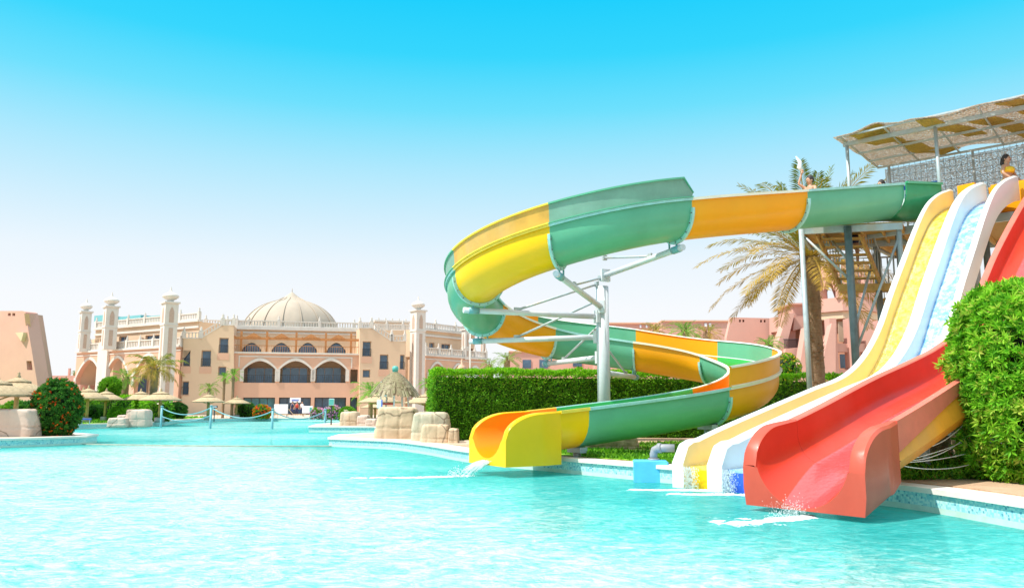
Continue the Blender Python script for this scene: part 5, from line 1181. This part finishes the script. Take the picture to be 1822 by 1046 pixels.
# ================================================================== boulders
def rock(name, label, c, size, seed, m_='rock', lip=.35, rz=0, sub=26, parent=None):
    bm = NB(); bmesh.ops.create_cube(bm, size=2); bmesh.ops.subdivide_edges(bm, edges=bm.edges[:], cuts=28, use_grid_fill=True)
    for v in bm.verts:
        p = v.co.copy(); e = 9; k = (abs(p.x)**e+abs(p.y)**e+abs(p.z)**e)**(-1/e); p = p*k; n1 = noise.noise(p*1.1+Vector((seed, 0, 0))); n2 = noise.noise(p*3.7+Vector((seed, 5, 0)))
        p *= 1+.07*n1+.02*n2; p.x *= size[0]/2*(1-.08*p.z); p.y *= size[1]/2; p.z = p.z*size[2]/2
        for ax, off in ((0, .18), (0, -.55), (2, -.1)):     # seams between the cast blocks
            q = (p.x/size[0]*2 if ax == 0 else p.z/size[2]*2)-off+.08*noise.noise(p*2+Vector((seed, 0, ax))); p *= 1-.05*math.exp(-(q/.035)**2)
        p.rotate(Matrix.Rotation(rz, 3, 'Z')); v.co = Vector(c)+p
    return tag(obj(name, bm, M[m_], parent, smooth=True), label, 'boulder')
def rockpx(label, x0, x1, y0, Y, dep, seed, m_='rock', rz=0, group=None):
    a = P(x0, y0, Y); b = P(x1, y0, Y); h = a.z-DZ+.25; o = rock('boulder', label, ((a.x+b.x)/2, Y+dep/2, DZ+h/2-.22), (b.x-a.x, dep, h), seed, m_, rz=rz)
    if group: o['group'] = group
rockpx('largest sand coloured boulder at the left of the group before the hedge', 667, 741, 725, 27.6, 1.2, 1, group='boulders by the pool edge')
rockpx('wide sand boulder at the back right of the group before the hedge', 732, 799, 735, 25.3, .9, 4, group='boulders by the pool edge')
rockpx('low sand boulder in front of the group, nearest the pool edge', 748, 799, 757, 24.4, .7, 7, group='boulders by the pool edge')
rockpx('small square sand boulder at the right end of the group touching the hedge', 797, 815, 764, 24.3, .7, 9, group='boulders by the pool edge')
rockpx('large grey pink boulder at the left edge beside the flowering shrub', -40, 54, 729, 29.3, .9, 12, 'rockgrey')
rockpx('grey white boulder on the far left lawn edge', 222, 261, 729, 50.5, 1.0, 15, 'rockgrey')
rockpx('flat pink boulder left of the grey white boulder', 190, 223, 744, 50.0, 1.0, 17, 'rockgrey'); rockpx('small pink stone behind the flat pink boulder', 207, 224, 739, 51.5, .8, 18, 'rockgrey')
rockpx('pale boulder at the far pool corner, left one', 604, 636, 733, 46.5, 1.2, 20); rockpx('middle pink boulder at the far pool corner', 634, 655, 740, 46.5, 1.0, 22, 'rockgrey'); rockpx('low pink boulder at the far pool corner next to the large sand boulder', 649, 669, 746, 45, 1.0, 23, 'rockgrey')
p = onz(1090, 800, DZ); rock('stone_pile', 'flat brown rubble stone on the grass under the spiral slide', (p.x, p.y+.3, DZ+.12), (1.35, .9, .42), 31, 'stone')['category'] = 'stone'
p = onz(1300, 768, DZ); rock('stone_block', 'small pink stone block at the hedge foot left of the white slide', (p.x, p.y, DZ+.2), (.7, .6, .5), 33, 'rockgrey')['category'] = 'stone'
rock('stone_wall', 'brown rubble stone wall on the grass behind the white ropes', (7.9, 15.2, DZ+.35), (2.6, .5, .9), 35, 'stone')['category'] = 'stone'
rock('stone_block', 'rough brown stone block beside the big shrub behind the ropes', (6.95, 13.6, DZ+.3), (.8, .7, .8), 37, 'stone')['category'] = 'stone'
# ground creeper behind the red exit
V = []; Fc = []; A = []
for i in range(5200):
    x = rg.uniform(5.75, 7.9); y = rg.uniform(12.0, 13.3)+(x-5.9)*.1; hgt = .32*max(0, 1-abs(y-12.7)/.75)+.04
    leaf(V, Fc, A, Vector((x, y, DZ+hgt*rg.random())), (rv()+Vector((0, 0, .8))).normalized(), .10, .035, rg.random())
tag(frommesh('ground_creeper', V, Fc, M['leaf_h'], attr=A), 'low dark creeper behind the red slide exit', 'ground cover', kind='stuff')
V = []; Fc = []; A = []
for i in range(1300):
    x = rg.uniform(1.6, 5.0); y = 16.9-(x-1.6)*.72+rg.gauss(0, .16)+.55
    leaf(V, Fc, A, Vector((x, y, DZ+.10*rg.random())), (rv()+Vector((0, 0, .7))).normalized(), .09, .03, rg.random())
tag(frommesh('ground_creeper', V, Fc, M['leaf_l'], attr=A), 'thin creeper along the coping left of the white slide', 'ground cover', kind='stuff')

# ================================================================== parasols
def parasol(r=1.25, h=2.5):
    t = thing('straw_parasol', 'x', 'parasol', (0, 0, 0), 'straw parasols around the pool'); bm = NB(); rf = lambda a, r_, z: 1+.012*sin(a*31)+.01*sin(a*17+r_*4)
    lathe(bm, (0, 0, 0), [(.02, h-.02), (.50, h-.22), (.52, h-.30), (.5, h-.26), (.15, h-.10)], 40, rfun=rf); obj('cap_tier', bm, M['straw'], t)
    bm = NB(); lathe(bm, (0, 0, 0), [(.3, h-.20), (.75, h-.42), (r, h-.70), (r+.03, h-.80), (r-.05, h-.76), (.7, h-.50), (.1, h-.3)], 48, rfun=rf)
    obj('canopy', bm, M['straw'], t)
    bm = NB(); lathe(bm, (0, 0, 0), [(.07, h-.08), (.10, h), (.05, h+.07), (.07, h+.14), (0, h+.22)], 10); obj('finial', bm, M['straw'], t)
    bm = NB(); tube(bm, [(0, 0, 0), (0, 0, h-.3)], .10, 10)
    for k in range(6): a = k*pi/3; tube(bm, [(.08*cos(a), .08*sin(a), h-.95), (.9*cos(a), .9*sin(a), h-.62)], .025, 5)
    obj('pole', bm, M['post'], t)
    bm = NB(); lathe(bm, (0, 0, 0), [(.30, -.02), (.30, .34), (.26, .38), (0, .38)], 16); obj('base', bm, M['conc'], t); return t
proto = parasol(); first = True
for px, py, Y, sc, l_ in ((-4, 664, 30, 1.0, 'straw parasol cut by the left edge of the photo'), (34, 661, 36, 1.02, 'straw parasol rising behind the left boulder, second from the left edge'), (158.5, 684.5, 54, 1.0, 'straw parasol nearest the flowering shrub on the left lawn'),
    (149, 688, 60, .9, 'straw parasol half hidden behind the one nearest the flowering shrub'), (190, 690, 60, 1.0, 'straw parasol just right of the left pair, in front of the lime bush'), (251.5, 690.5, 63, 1.0, 'straw parasol below the tall date palm, on its left'), (287, 690, 57, 1.12, 'straw parasol on the pool edge right below the large minaret'),
    (372, 697, 66, 1.02, 'straw parasol between the rope posts, left of the one at the hotel steps'), (422, 703, 76, 1.0, 'straw parasol by the steps in front of the hotel, smallest one'), (676, 694, 50, 1.05, 'straw parasol left of the thatched lookout shelter'), (668, 712, 62, .9, 'low straw parasol behind the white sign post'),
    (758, 695, 47, 1.0, 'straw parasol between the lookout shelter and the hedge'), (772, 690, 58, 1.0, 'orange straw parasol almost hidden by the hedge end')):
    o = proto if first else copy_tree(proto); first = False; p = P(px, py, Y); o.location = (p.x, Y, DZ); s = (p.z-DZ)/2.72; o.scale = (sc, sc, s); o['label'] = l_
# thatched lookout shelter
c = P(706, 690, 42); sh = thing('lookout_shelter', 'tall thatched shelter on white posts with a red and white ladder behind the boulders', 'shelter', (c.x, 42, DZ)); zt = P(703, 655, 42).z
bm = NB(); tube(bm, [(c.x-.1, 42, zt-.35), (c.x-.1, 42, zt+.1)], .14, 8); lathe(bm, (c.x-.1, 42, zt-.15), [(.16, 0), (.17, .18), (.1, .26), (0, .28)], 10); obj('cap', bm, M['signgreen'], sh)
V = []; Fc = []; zb = P(703, 690, 42).z
for i in range(420):
    a = rg.uniform(0, 6.283); L = rg.uniform(.6, 1.28); x0 = Vector((c.x-.1, 42, zt-.15)); pts = []
    for s in range(5):
        q = s/4*L; pts.append(x0+Vector((cos(a)*q*1.12, sin(a)*q*1.12, -(q**1.45)*(zt-zb)*.95)))
    for s in range(4):
        k = len(V); w_ = Vector((-sin(a), cos(a), 0))*.03*(1+s*.3); V += [pts[s]-w_, pts[s]+w_, pts[s+1]+w_, pts[s+1]-w_]; Fc.append((k, k+1, k+2, k+3))
frommesh('thatch', V, Fc, leafmat('dry palm strands', [(.10, .07, .035), (.26, .20, .11), (.40, .33, .2), (.20, .20, .08)], trans=.15), sh, attr=[rg.random() for _ in Fc])
bm = NB()
for dx in (-.55, -.2, .35, .62): tube(bm, [(c.x+dx*1.1, 42+(.4 if dx in (-.2, .62) else -.2), DZ), (c.x+dx*.8, 42+(.3 if dx in (-.2, .62) else -.1), zt-.8)], .05, 8)
obj('posts', bm, M['trim'], sh)
bm = NB()
for k in range(5): beam(bm, (c.x-.75, 41.6, DZ+.4+k*.42), (c.x-.1, 41.6, DZ+.4+k*.42), .05, .10, mi=k % 2)
for dx in (-.78, -.08): beam(bm, (c.x+dx, 41.6, DZ), (c.x+dx+.03, 41.6, DZ+2.4), .06, .06, mi=1)
obj('ladder', bm, [M['redp'], M['signw']], sh)

# ================================================================== rope posts
tops = []
for px, yb, yt, l_ in ((286, 760, 723, 'leftmost teal rope post standing in the back basin'), (374, 762, 722, 'teal rope post second from the left with a pale cap'), (484, 763, 728, 'teal rope post third from the left in the back basin'), (578, 761, 728.5, 'rightmost teal rope post by the pool corner')):
    b = onz(px, yb, 0); t = thing('rope_post', l_, 'post', (b.x, b.y, -.3), 'teal posts carrying the rope'); z = P(px, yt, b.y).z; bm = NB(); tube(bm, [(b.x, b.y, -1.1), (b.x, b.y, z)], .075, 12); tops.append(Vector((b.x, b.y, z-.1))); obj('shaft', bm, M['tealpaint'], t)
    bm = NB(); lathe(bm, (b.x, b.y, z), [(.10, -.03), (.10, .03), (0, .06)], 12); obj('cap', bm, M['tealpaint'], t)
for i, (l_, sag) in enumerate((('teal rope sagging between the first and second post', .45), ('teal rope sagging between the second and third post', .55), ('teal rope sagging between the third and rightmost post', .5))):
    a, b = tops[i], tops[i+1]; bm = NB(); tube(bm, [a.lerp(b, t/16)-Vector((0, 0, sag*4*(t/16)*(1-t/16))) for t in range(17)], .035, 6); tag(obj('rope', bm, M['tealpaint']), l_, 'rope', 'ropes between the teal posts')
a, b = tops[0]-Vector((0, 0, .55)), tops[1]-Vector((0, 0, .5)); bm = NB(); tube(bm, [a.lerp(b, t/16)-Vector((0, 0, .35*4*(t/16)*(1-t/16))) for t in range(17)], .03, 6); tag(obj('rope', bm, M['tealpaint']), 'lower teal rope between the first and second post', 'rope', 'ropes between the teal posts')
# signs and furniture at the far end
board('notice_board', 'large blank white board left of the hotel door', 488, 512, 719, 736, 84, 2)
board('entrance_sign', 'white sign with blue capital lettering hanging above the hotel door', 516, 535, 707.5, 716, 104.4, 0, marks=[(.18+.11*i, .32, .18+.11*i+.075, .68) for i in range(6)])
board('notice_board', 'pale board with a round top panel right of the hotel door', 538, 556, 722, 735, 86, 2, marks=[(.72, .2, .92, .8)], mm='signgreen')
board('rules_sign', 'small green sign on a dark pole at the far pool corner', 585.5, 594.5, 709, 721, 48, 1, 'signw', marks=[(.04, .04, .96, .96), ], mm='signgreen')
board('rules_sign', 'tall white sign panel left of the thatched lookout shelter', 671, 680.5, 711, 726, 40, 1, marks=[(.8, .0, 1.0, 1.0)], mm='signblue')
board('menu_sign', 'small dark white lettered sign beside the second rope post', 376, 387, 721, 726, 60, 1, 'metald', marks=[(.1+.14*i, .3, .2+.14*i, .7) for i in range(6)], mm='signw')
def lounger(px, Y, m_, l_, rz):
    p = P(px, 740, Y); t = thing('sun_lounger', l_, 'sun lounger', (p.x, Y, DZ), 'sun loungers', rz); bm = NB(); box(bm, (0, .2, .32), (.65, 1.3, .06)); obj('seat', bm, M[m_], t, local=True)
    bm = NB(); beam(bm, (0, .85, .34), (0, 1.3, .85), .62, .05); obj('backrest', bm, M[m_], t, local=True); bm = NB()
    for x in (-.28, .28):
        for y in (-.35, .8): tube(bm, [(x, y, 0), (x, y, .3)], .025, 6)
    obj('legs', bm, M['signw'], t, local=True)
lounger(146, 50, 'blue', 'blue plastic sun lounger under the left lawn parasol', 1.2)
for i, (px, Y, l_) in enumerate(((447, 82, 'tan sun lounger left of the planter, in front of the hotel'), (505, 80, 'tan sun lounger in front of the large blank board'), (536, 82, 'tan sun lounger in front of the hotel door'), (643, 60, 'tan sun lounger beside the topiary ball'), (402, 80, 'tan sun lounger under the smallest parasol'))): lounger(px, Y, 'straw', l_, 1.0+.4*i)
bm = NB(); a = P(745, 716, 60); box(bm, (P(726, 716, 60).x, 60, DZ+.55), (.5, .3, 1.1)); bmesh.ops.bevel(bm, geom=bm.edges[:], offset=.03, segments=1, affect='EDGES'); tag(obj('fire_cabinet', bm, M['redp']), 'small red cabinet right of the thatched lookout shelter', 'cabinet')
bm = NB(); p = P(836, 700, 70); tube(bm, [(p.x, 70, DZ), (p.x, 70, P(836, 588, 70).z)], [.07, .045], 8); lathe(bm, (p.x, 70, P(836, 588, 70).z), [(.1, 0), (.1, .08), (0, .12)], 8); tag(obj('lamp_pole', bm, M['trim']), 'thin white pole in front of the right hotel wing', 'pole')
lp_ = thing('garden_lamp', 'round stone finial lamp at the hedge top left of the spiral slide', 'lamp', tuple(P(822, 660, 30).xy)+(DZ,))
p = P(822, 655, 30); bm = NB(); tube(bm, [(p.x, 30, DZ), (p.x, 30, p.z-.1)], .09, 10); obj('column', bm, M['pink'], lp_); bm = NB(); lathe(bm, (p.x, 30, p.z-.12), [(.16, 0), (.2, .08), (.14, .2), (.04, .28), (.05, .4), (0, .5)], 12); obj('finial', bm, M['pink'], lp_)

# ================================================================== people
def body(name, label, J, E, loc, rz, sc, hairlen, wear, hold=None):
    """J: joint -> (xyz, radius); E: edges; skinned into one continuous surface"""
    t = thing(name, label, 'person', loc, rz=rz); t.scale = (sc,)*3; me = bpy.data.meshes.new('body'); keys = list(J); me.from_pydata([J[k][0] for k in keys], [(keys.index(a), keys.index(b)) for a, b in E], [])
    o = bpy.data.objects.new('tmp', me); CO.objects.link(o); md = o.modifiers.new('s', 'SKIN'); sv = me.skin_vertices[0].data
    for i, k in enumerate(keys):
        r = J[k][1]; sv[i].radius = (r, r) if not isinstance(r, tuple) else r
    sv[keys.index('hip')].use_root = True; s2 = o.modifiers.new('u', 'SUBSURF'); s2.levels = 2; s2.render_levels = 2
    dg = bpy.context.evaluated_depsgraph_get(); dg.update(); m2 = bpy.data.meshes.new_from_object(o.evaluated_get(dg)); bpy.data.objects.remove(o)
    bm = bmesh.new(); bm.from_mesh(m2)
    hd = Vector(J['head'][0]); fc = Vector(J.get('face', ((0, -1, 0), 0))[0]).normalized() if 'face' in J else Vector((0, -1, 0)); sd_ = fc.cross(Vector((0, 0, 1))).normalized()
    g = bmesh.ops.create_uvsphere(bm, u_segments=16, v_segments=12, radius=.1); 
    for v in g['verts']: v.co = hd+sd_*v.co.x*.80+fc*v.co.y*.98+Vector((0, 0, v.co.z*1.22-.01))
    tube(bm, [hd+fc*.09+Vector((0, 0, .01)), hd+fc*.122-Vector((0, 0, .02))], [.010, .014], 8)
    for s in (-1, 1): lathe(bm, tuple(hd+sd_*s*.082+Vector((0, 0, -.02))), [(.012, -.025), (.018, 0), (.012, .025)], 6)
    for hn in ('handL', 'handR'):       # palm with five separate bent fingers
        if hn not in J: continue
        el_ = 'foreL' if hn[-1] == 'L' else 'foreR'; h = Vector(J[hn][0]); d = (h-Vector(J[el_][0])).normalized(); s = d.cross(Vector((0, 0, 1)) if abs(d.z) < .8 else Vector((0, 1, 0))).normalized(); n_ = s.cross(d)
        tube(bm, [h-d*.02, h+d*.04, h+d*.08], [.026, .032, .03], 8)
        for j, L in enumerate((.062, .072, .068, .052)):
            b0 = h+d*.075+s*(j-1.5)*.018; tube(bm, [b0, b0+d*L*.5-n_*.004, b0+d*L*.9-n_*.02], [.0088, .008, .006], 6)
        b0 = h+d*.02-s*.028; tube(bm, [b0, b0+d*.03-s*.025, b0+d*.055-s*.03-n_*.008], [.011, .010, .007], 6)
    me2 = bpy.data.meshes.new('body'); bm.to_mesh(me2); bm.free(); me2.materials.append(M['skin']); me2.polygons.foreach_set('use_smooth', [True]*len(me2.polygons)); bo = bpy.data.objects.new('body', me2); CO.objects.link(bo); bo.parent = t
    bm = NB()
    for s in (-1, 1): bmesh.ops.create_uvsphere(bm, u_segments=8, v_segments=6, radius=.012, matrix=Matrix.Translation(hd+fc*.088+sd_*s*.032+Vector((0, 0, .012))))
    box(bm, hd+fc*.094-Vector((0, 0, .055)), (.04, .01, .01)); obj('eyes_and_mouth', bm, M['hair'], t, local=True)
    bm = NB(); g = bmesh.ops.create_uvsphere(bm, u_segments=16, v_segments=10, radius=.112)
    for v in g['verts']: v.co = hd-fc*.022+sd_*v.co.x*.84+fc*v.co.y*.95+Vector((0, 0, v.co.z*1.15+.022))
    if hairlen: tube(bm, [hd-fc*.08+Vector((0, 0, .04)), hd-fc*.12-Vector((0, 0, .12)), hd-fc*.10-Vector((0, 0, hairlen))], [.07, .065, .02], 10)
    obj('hair', bm, M['hair'], t, local=True)
    for nm, m_, segs in wear:
        bm = NB()
        for pts, rr in segs: tube(bm, pts, rr, 18)
        obj(nm, bm, M[m_], t, local=True, smooth=True)
    if hold: hold(t)
    return t
def std(arms, legs):
    J = {'hip': ((0, 0, .95), (.16, .115)), 'belly': ((0, 0, 1.08), (.135, .10)), 'chest': ((0, 0, 1.28), (.155, .11)), 'neck': ((0, 0, 1.46), .052), 'head': ((0, -.015, 1.60), .075)}
    for s, n_ in ((-1, 'L'), (1, 'R')):
        J['sh'+n_] = ((s*.17, 0, 1.40), .052); a = arms[n_]; J['fore'+n_] = (a[0], .036); J['hand'+n_] = (a[1], .026)
        l = legs[n_]; J['th'+n_] = ((s*.09, 0, .86), .092); J['kn'+n_] = (l[0], .056); J['an'+n_] = (l[1], .037); f = Vector(l[1]); J['ft'+n_] = (tuple(f+Vector((0, -.15, -.05))), .034)
    E = [('hip', 'belly'), ('belly', 'chest'), ('chest', 'neck'), ('neck', 'head')]
    for n_ in 'LR': E += [('chest', 'sh'+n_), ('sh'+n_, 'fore'+n_), ('fore'+n_, 'hand'+n_), ('hip', 'th'+n_), ('th'+n_, 'kn'+n_), ('kn'+n_, 'an'+n_), ('an'+n_, 'ft'+n_)]
    return J, E
STL = {'L': ((-.10, -.02, .48), (-.11, .02, .08)), 'R': ((.10, -.02, .48), (.11, .02, .08))}
def brief(z=.93): return [([(0, 0, z+.10), (0, 0, z-.02), (0, 0, z-.12)], [.165, .185, .12])]
def top(z=1.28): return [([(0, -.01, z-.07), (0, -.015, z), (0, -.01, z+.06)], [.150, .176, .150])]
J, E = std({'L': ((-.30, -.05, 1.16), (-.22, -.22, .98)), 'R': ((.30, -.05, 1.16), (.24, -.20, .96))}, STL)
q = P(1803, 352, 20.1); body('person', 'person in a yellow bikini standing on the tower deck above the orange box', J, E, (q.x, q.y+.15, ZD), .5, .98, .22, [('bikini_top', 'ybik', top()), ('bikini_bottom', 'ybik', brief())])
# rider sitting in the flume holding up a white towel
SIT = {'L': ((-.13, -.42, .98), (-.13, -.85, .90)), 'R': ((.13, -.42, .98), (.13, -.85, .90))}
def sit(arms):
    J, E = std(arms, SIT)
    return J, E
J, E = sit({'L': ((-.26, -.16, 1.55), (-.20, -.10, 1.82)), 'R': ((.30, -.12, 1.18), (.22, -.34, 1.10))})
o_, r_ = frame(0, .78)
def tow(t):
    bm = NB(); pr_ = [(-.20, -.10, 1.86), (-.26, -.02, 2.0), (-.24, .06, 2.16), (-.30, .10, 2.3)]
    tube(bm, pr_, [.03, .10, .07, .015], 10); tag(obj('waved_towel', bm, M['towel'], t, local=True))
body('person', 'person sitting in the top run of the spiral slide with one arm raised', J, E, (o_.x, o_.y, o_.z-DEP-.95+.66), atan2(-r_.x*0+Vector((-r_.y, r_.x)).x*-1*0+0, 1)+pi*.0+atan2(Vector((-r_.y, r_.x)).x, -Vector((-r_.y, r_.x)).y), .95, 0, [('swim_shorts', 'navy', brief())])
o_, r_ = frame(0, .02)
tw = [o for o in bpy.data.objects if o.type == 'EMPTY' and o.get('category') == 'person'][-1]
bm = NB(); hp = Matrix.Rotation(tw.rotation_euler.z, 3, 'Z')@Vector((-.22, -.06, 1.90))*.95+Vector(tw.location)
tube(bm, [hp, hp+Vector((-.06, 0, .12)), hp+Vector((-.02, .05, .28)), hp+Vector((-.14, 0, .42))], [.02, .06, .05, .01], 10); tag(obj('white_towel', bm, M['towel'], smooth=True), 'white towel held up by the person in the spiral slide', 'towel')
J, E = sit({'L': ((-.28, -.10, 1.16), (-.24, -.36, 1.02)), 'R': ((.28, -.10, 1.16), (.24, -.36, 1.02))})
body('person', 'dark haired person sitting at the green start of the spiral slide', J, E, (o_.x, o_.y, o_.z-DEP-.95+.42), tw.rotation_euler.z, .95, .1, [('swim_top', 'navy', top()), ('swim_shorts', 'navy', brief())])
J, E = std({'L': ((-.24, .03, 1.12), (-.23, -.08, .86)), 'R': ((.26, .02, 1.14), (.30, -.16, .98))}, {'L': ((-.10, -.14, .52), (-.10, -.06, .18)), 'R': ((.10, .02, .48), (.10, .08, .08))})
body('person', 'person in navy shorts walking up the tower stairs', J, E, (9.75, 22.1, 5.25), 2.6, .98, 0, [('swim_shorts', 'navy', [([(0, 0, 1.0), (0, 0, .9), (0, 0, .78)], [.17, .19, .16])])])
for i, (px, Y, m_, l_) in enumerate(((520, 98, 'navy', 'person in navy standing in the hotel doorway, left one'), (528, 99, 'redp', 'person in red standing in the hotel doorway, centre one'), (537, 97, 'signw', 'person in white standing in the hotel doorway, right one'))):
    J, E = std({'L': ((-.24, .03, 1.12), (-.23, -.08, .86)), 'R': ((.24, .02, 1.12), (.24, -.1, .88))}, STL); p = P(px, 735, Y)
    body('person', l_, J, E, (p.x, Y, DZ), .3*i-.3, 1, 0, [('shirt', m_, [([(0, 0, 1.42), (0, 0, 1.28), (0, 0, .95)], [.12, .185, .18])]), ('trousers', 'navy', [([(s*.09, 0, .92), (s*.1, -.02, .5), (s*.11, .02, .1)], [.12, .085, .07]) for s in (-1, 1)])])

# ================================================================== falling water and foam
def foam(name, label, pts, wd, seed, n=60, m=10, hgt=.05):
    """low mound of white froth lying on the water along a curve"""
    V = []; Fc = []; pts = [Vector(p) for p in pts]; rr = random.Random(seed)
    def at(t): f = t*(len(pts)-1); i = min(int(f), len(pts)-2); return pts[i].lerp(pts[i+1], f-i)
    fs_ = .55 if pts[0].y < 11.5 else 1.0; cnt = int((int(5200*wd)+600)/fs_**1.6)
    for i in range(cnt):
        t = rr.random()**1.25; c = at(t); d = (at(min(1, t+.02))-at(max(0, t-.02))).normalized(); s = Vector((-d.y, d.x, 0)); g = rr.gauss(0, .42)
        w_ = wd*(.55+.9*t)*(1+.5*noise.noise(Vector((t*7, seed, 0)))); p = c+s*g*w_+d*rr.gauss(0, .05); dens = math.exp(-g*g*2)*(1-.55*t)
        if noise.noise(Vector((p.x*5, p.y*5, seed)))+.55 < (1-dens)*.8: continue
        r_ = rr.uniform(.008, .034)*(.6+dens)*fs_; h = r_*(.3+.5*dens*rr.random()); k = len(V); ph = rr.uniform(0, 6.28); ex = rr.uniform(1, 2.2)
        for q in range(6): a = ph+q*pi/3; V.append((p.x+cos(a)*r_*ex, p.y+sin(a)*r_, .001))
        V.append((p.x, p.y, .001+h))
        for q in range(6): Fc.append((k+q, k+(q+1) % 6, k+6))
    return tag(frommesh(name, V, Fc, M['foam'], smooth=True), label, 'water foam', kind='stuff')
def droplets(name, label, cen, spread, n, r=.012, tall=1):
    V = []; Fc = []
    for i in range(n):
        p = cen(rg)+Vector((rg.gauss(0, spread), rg.gauss(0, spread), rg.gauss(0, spread))); s = r*rg.uniform(.4, 1.4); k = len(V)
        if p.z < 0: p.z = .01
        V += [p+Vector(v)*s for v in ((1, 0, -.5), (-.5, .87, -.5), (-.5, -.87, -.5), (0, 0, tall))]; Fc += [(k, k+1, k+3), (k+1, k+2, k+3), (k+2, k, k+3), (k, k+2, k+1)]
    return tag(frommesh(name, V, Fc, M['foam']), label, 'splash', kind='stuff')
me_ = o0+h9*2.15; hz = Vector((h9.x, h9.y, 0)); st = Vector((me_.x, me_.y, o0.z-.86-.22))
def jet(name, label, a, d, L, fall, wd, n=12, strands=70):
    s = Vector((-d.y, d.x, 0)); bm = NB(); rr = random.Random(3)
    for q in range(strands):
        o = rr.gauss(0, .45)*wd; v = rr.uniform(.75, 1.12); z0 = rr.uniform(0, .03)+.5*o*o; t0 = rr.uniform(0, .3); t1 = min(1.05, t0+rr.uniform(.35, .9)); pts = []
        for i in range(n+1):
            t = t0+(t1-t0)*i/n; pts.append(a+d*L*v*t+s*(o*(1+.5*t)+.008*sin(t*22+q))+Vector((0, 0, z0+.015-fall*t*t)))
        tube(bm, pts, [rr.uniform(.004, .009)*(.4+sin(pi*i/n)) for i in range(n+1)], 5)
    return tag(obj(name, bm, M['foam'], smooth=True), label, 'water jet', kind='stuff')
jet('water_jet', 'white water pouring from the yellow slide mouth', st-hz*.25, hz, .75, max(.15, st.z), .13)
land = st+hz*.5; land.z = .005
foam('water_foam', 'white foam streak running left from the yellow slide mouth', [land+hz*.05, land+hz*.5+Vector((-.3, 0, 0)), land+Vector((-1.4, -.35, 0)), land+Vector((-2.2, -.35, 0))], .16, 1)
droplets('spray', 'spray drops where the yellow slide water lands', lambda r: land+hz*r.uniform(-.2, .3)+Vector((0, 0, .05)), .07, 350)
fr_ = RO-RD*.05+RP*RW; f0 = Vector((fr_.x, fr_.y, .008)); dd = -Vector((RD.x, RD.y, 0))
foam('water_foam', 'broad white foam patch in front of the red slide exit', [f0+dd*.0+Vector((.05, 0, 0)), f0+dd*.45, f0+dd*.8+Vector((-.1, .05, 0)), f0+dd*1.15+Vector((-.35, .15, 0))], .26, 5)
droplets('spray', 'spray drops in front of the red slide', lambda r: f0+dd*r.uniform(0, .6)+Vector((0, 0, .04)), .08, 900, .0055)
for c0, l_ in ((.06+PW*.5, 'yellow'), (.06+PW*1.5, 'blue')):
    a = LO+LD*-.02+LP*c0; a3 = Vector((a.x, a.y, 0)); ld = -Vector((LD.x, LD.y, 0))
    droplets('spray', f'splashing white drops falling off the {l_} lane exit', lambda r: a3+Vector((LP.x, LP.y, 0))*(-.22+.25*r.random()**1.5)-ld*.08+ld*r.uniform(0, .16)+Vector((0, 0, r.uniform(0, .36))), .02, 650, .007, 2.6)
    foam('water_foam', f'white foam below the {l_} lane exit', [a3+Vector((.28, -.30, .006)), a3+ld*.15+Vector((0, -.02, .006)), a3+ld*.4+Vector((-.30, .12, .006)), a3+ld*.5+Vector((-.7, .3, .006))], .12, 8)
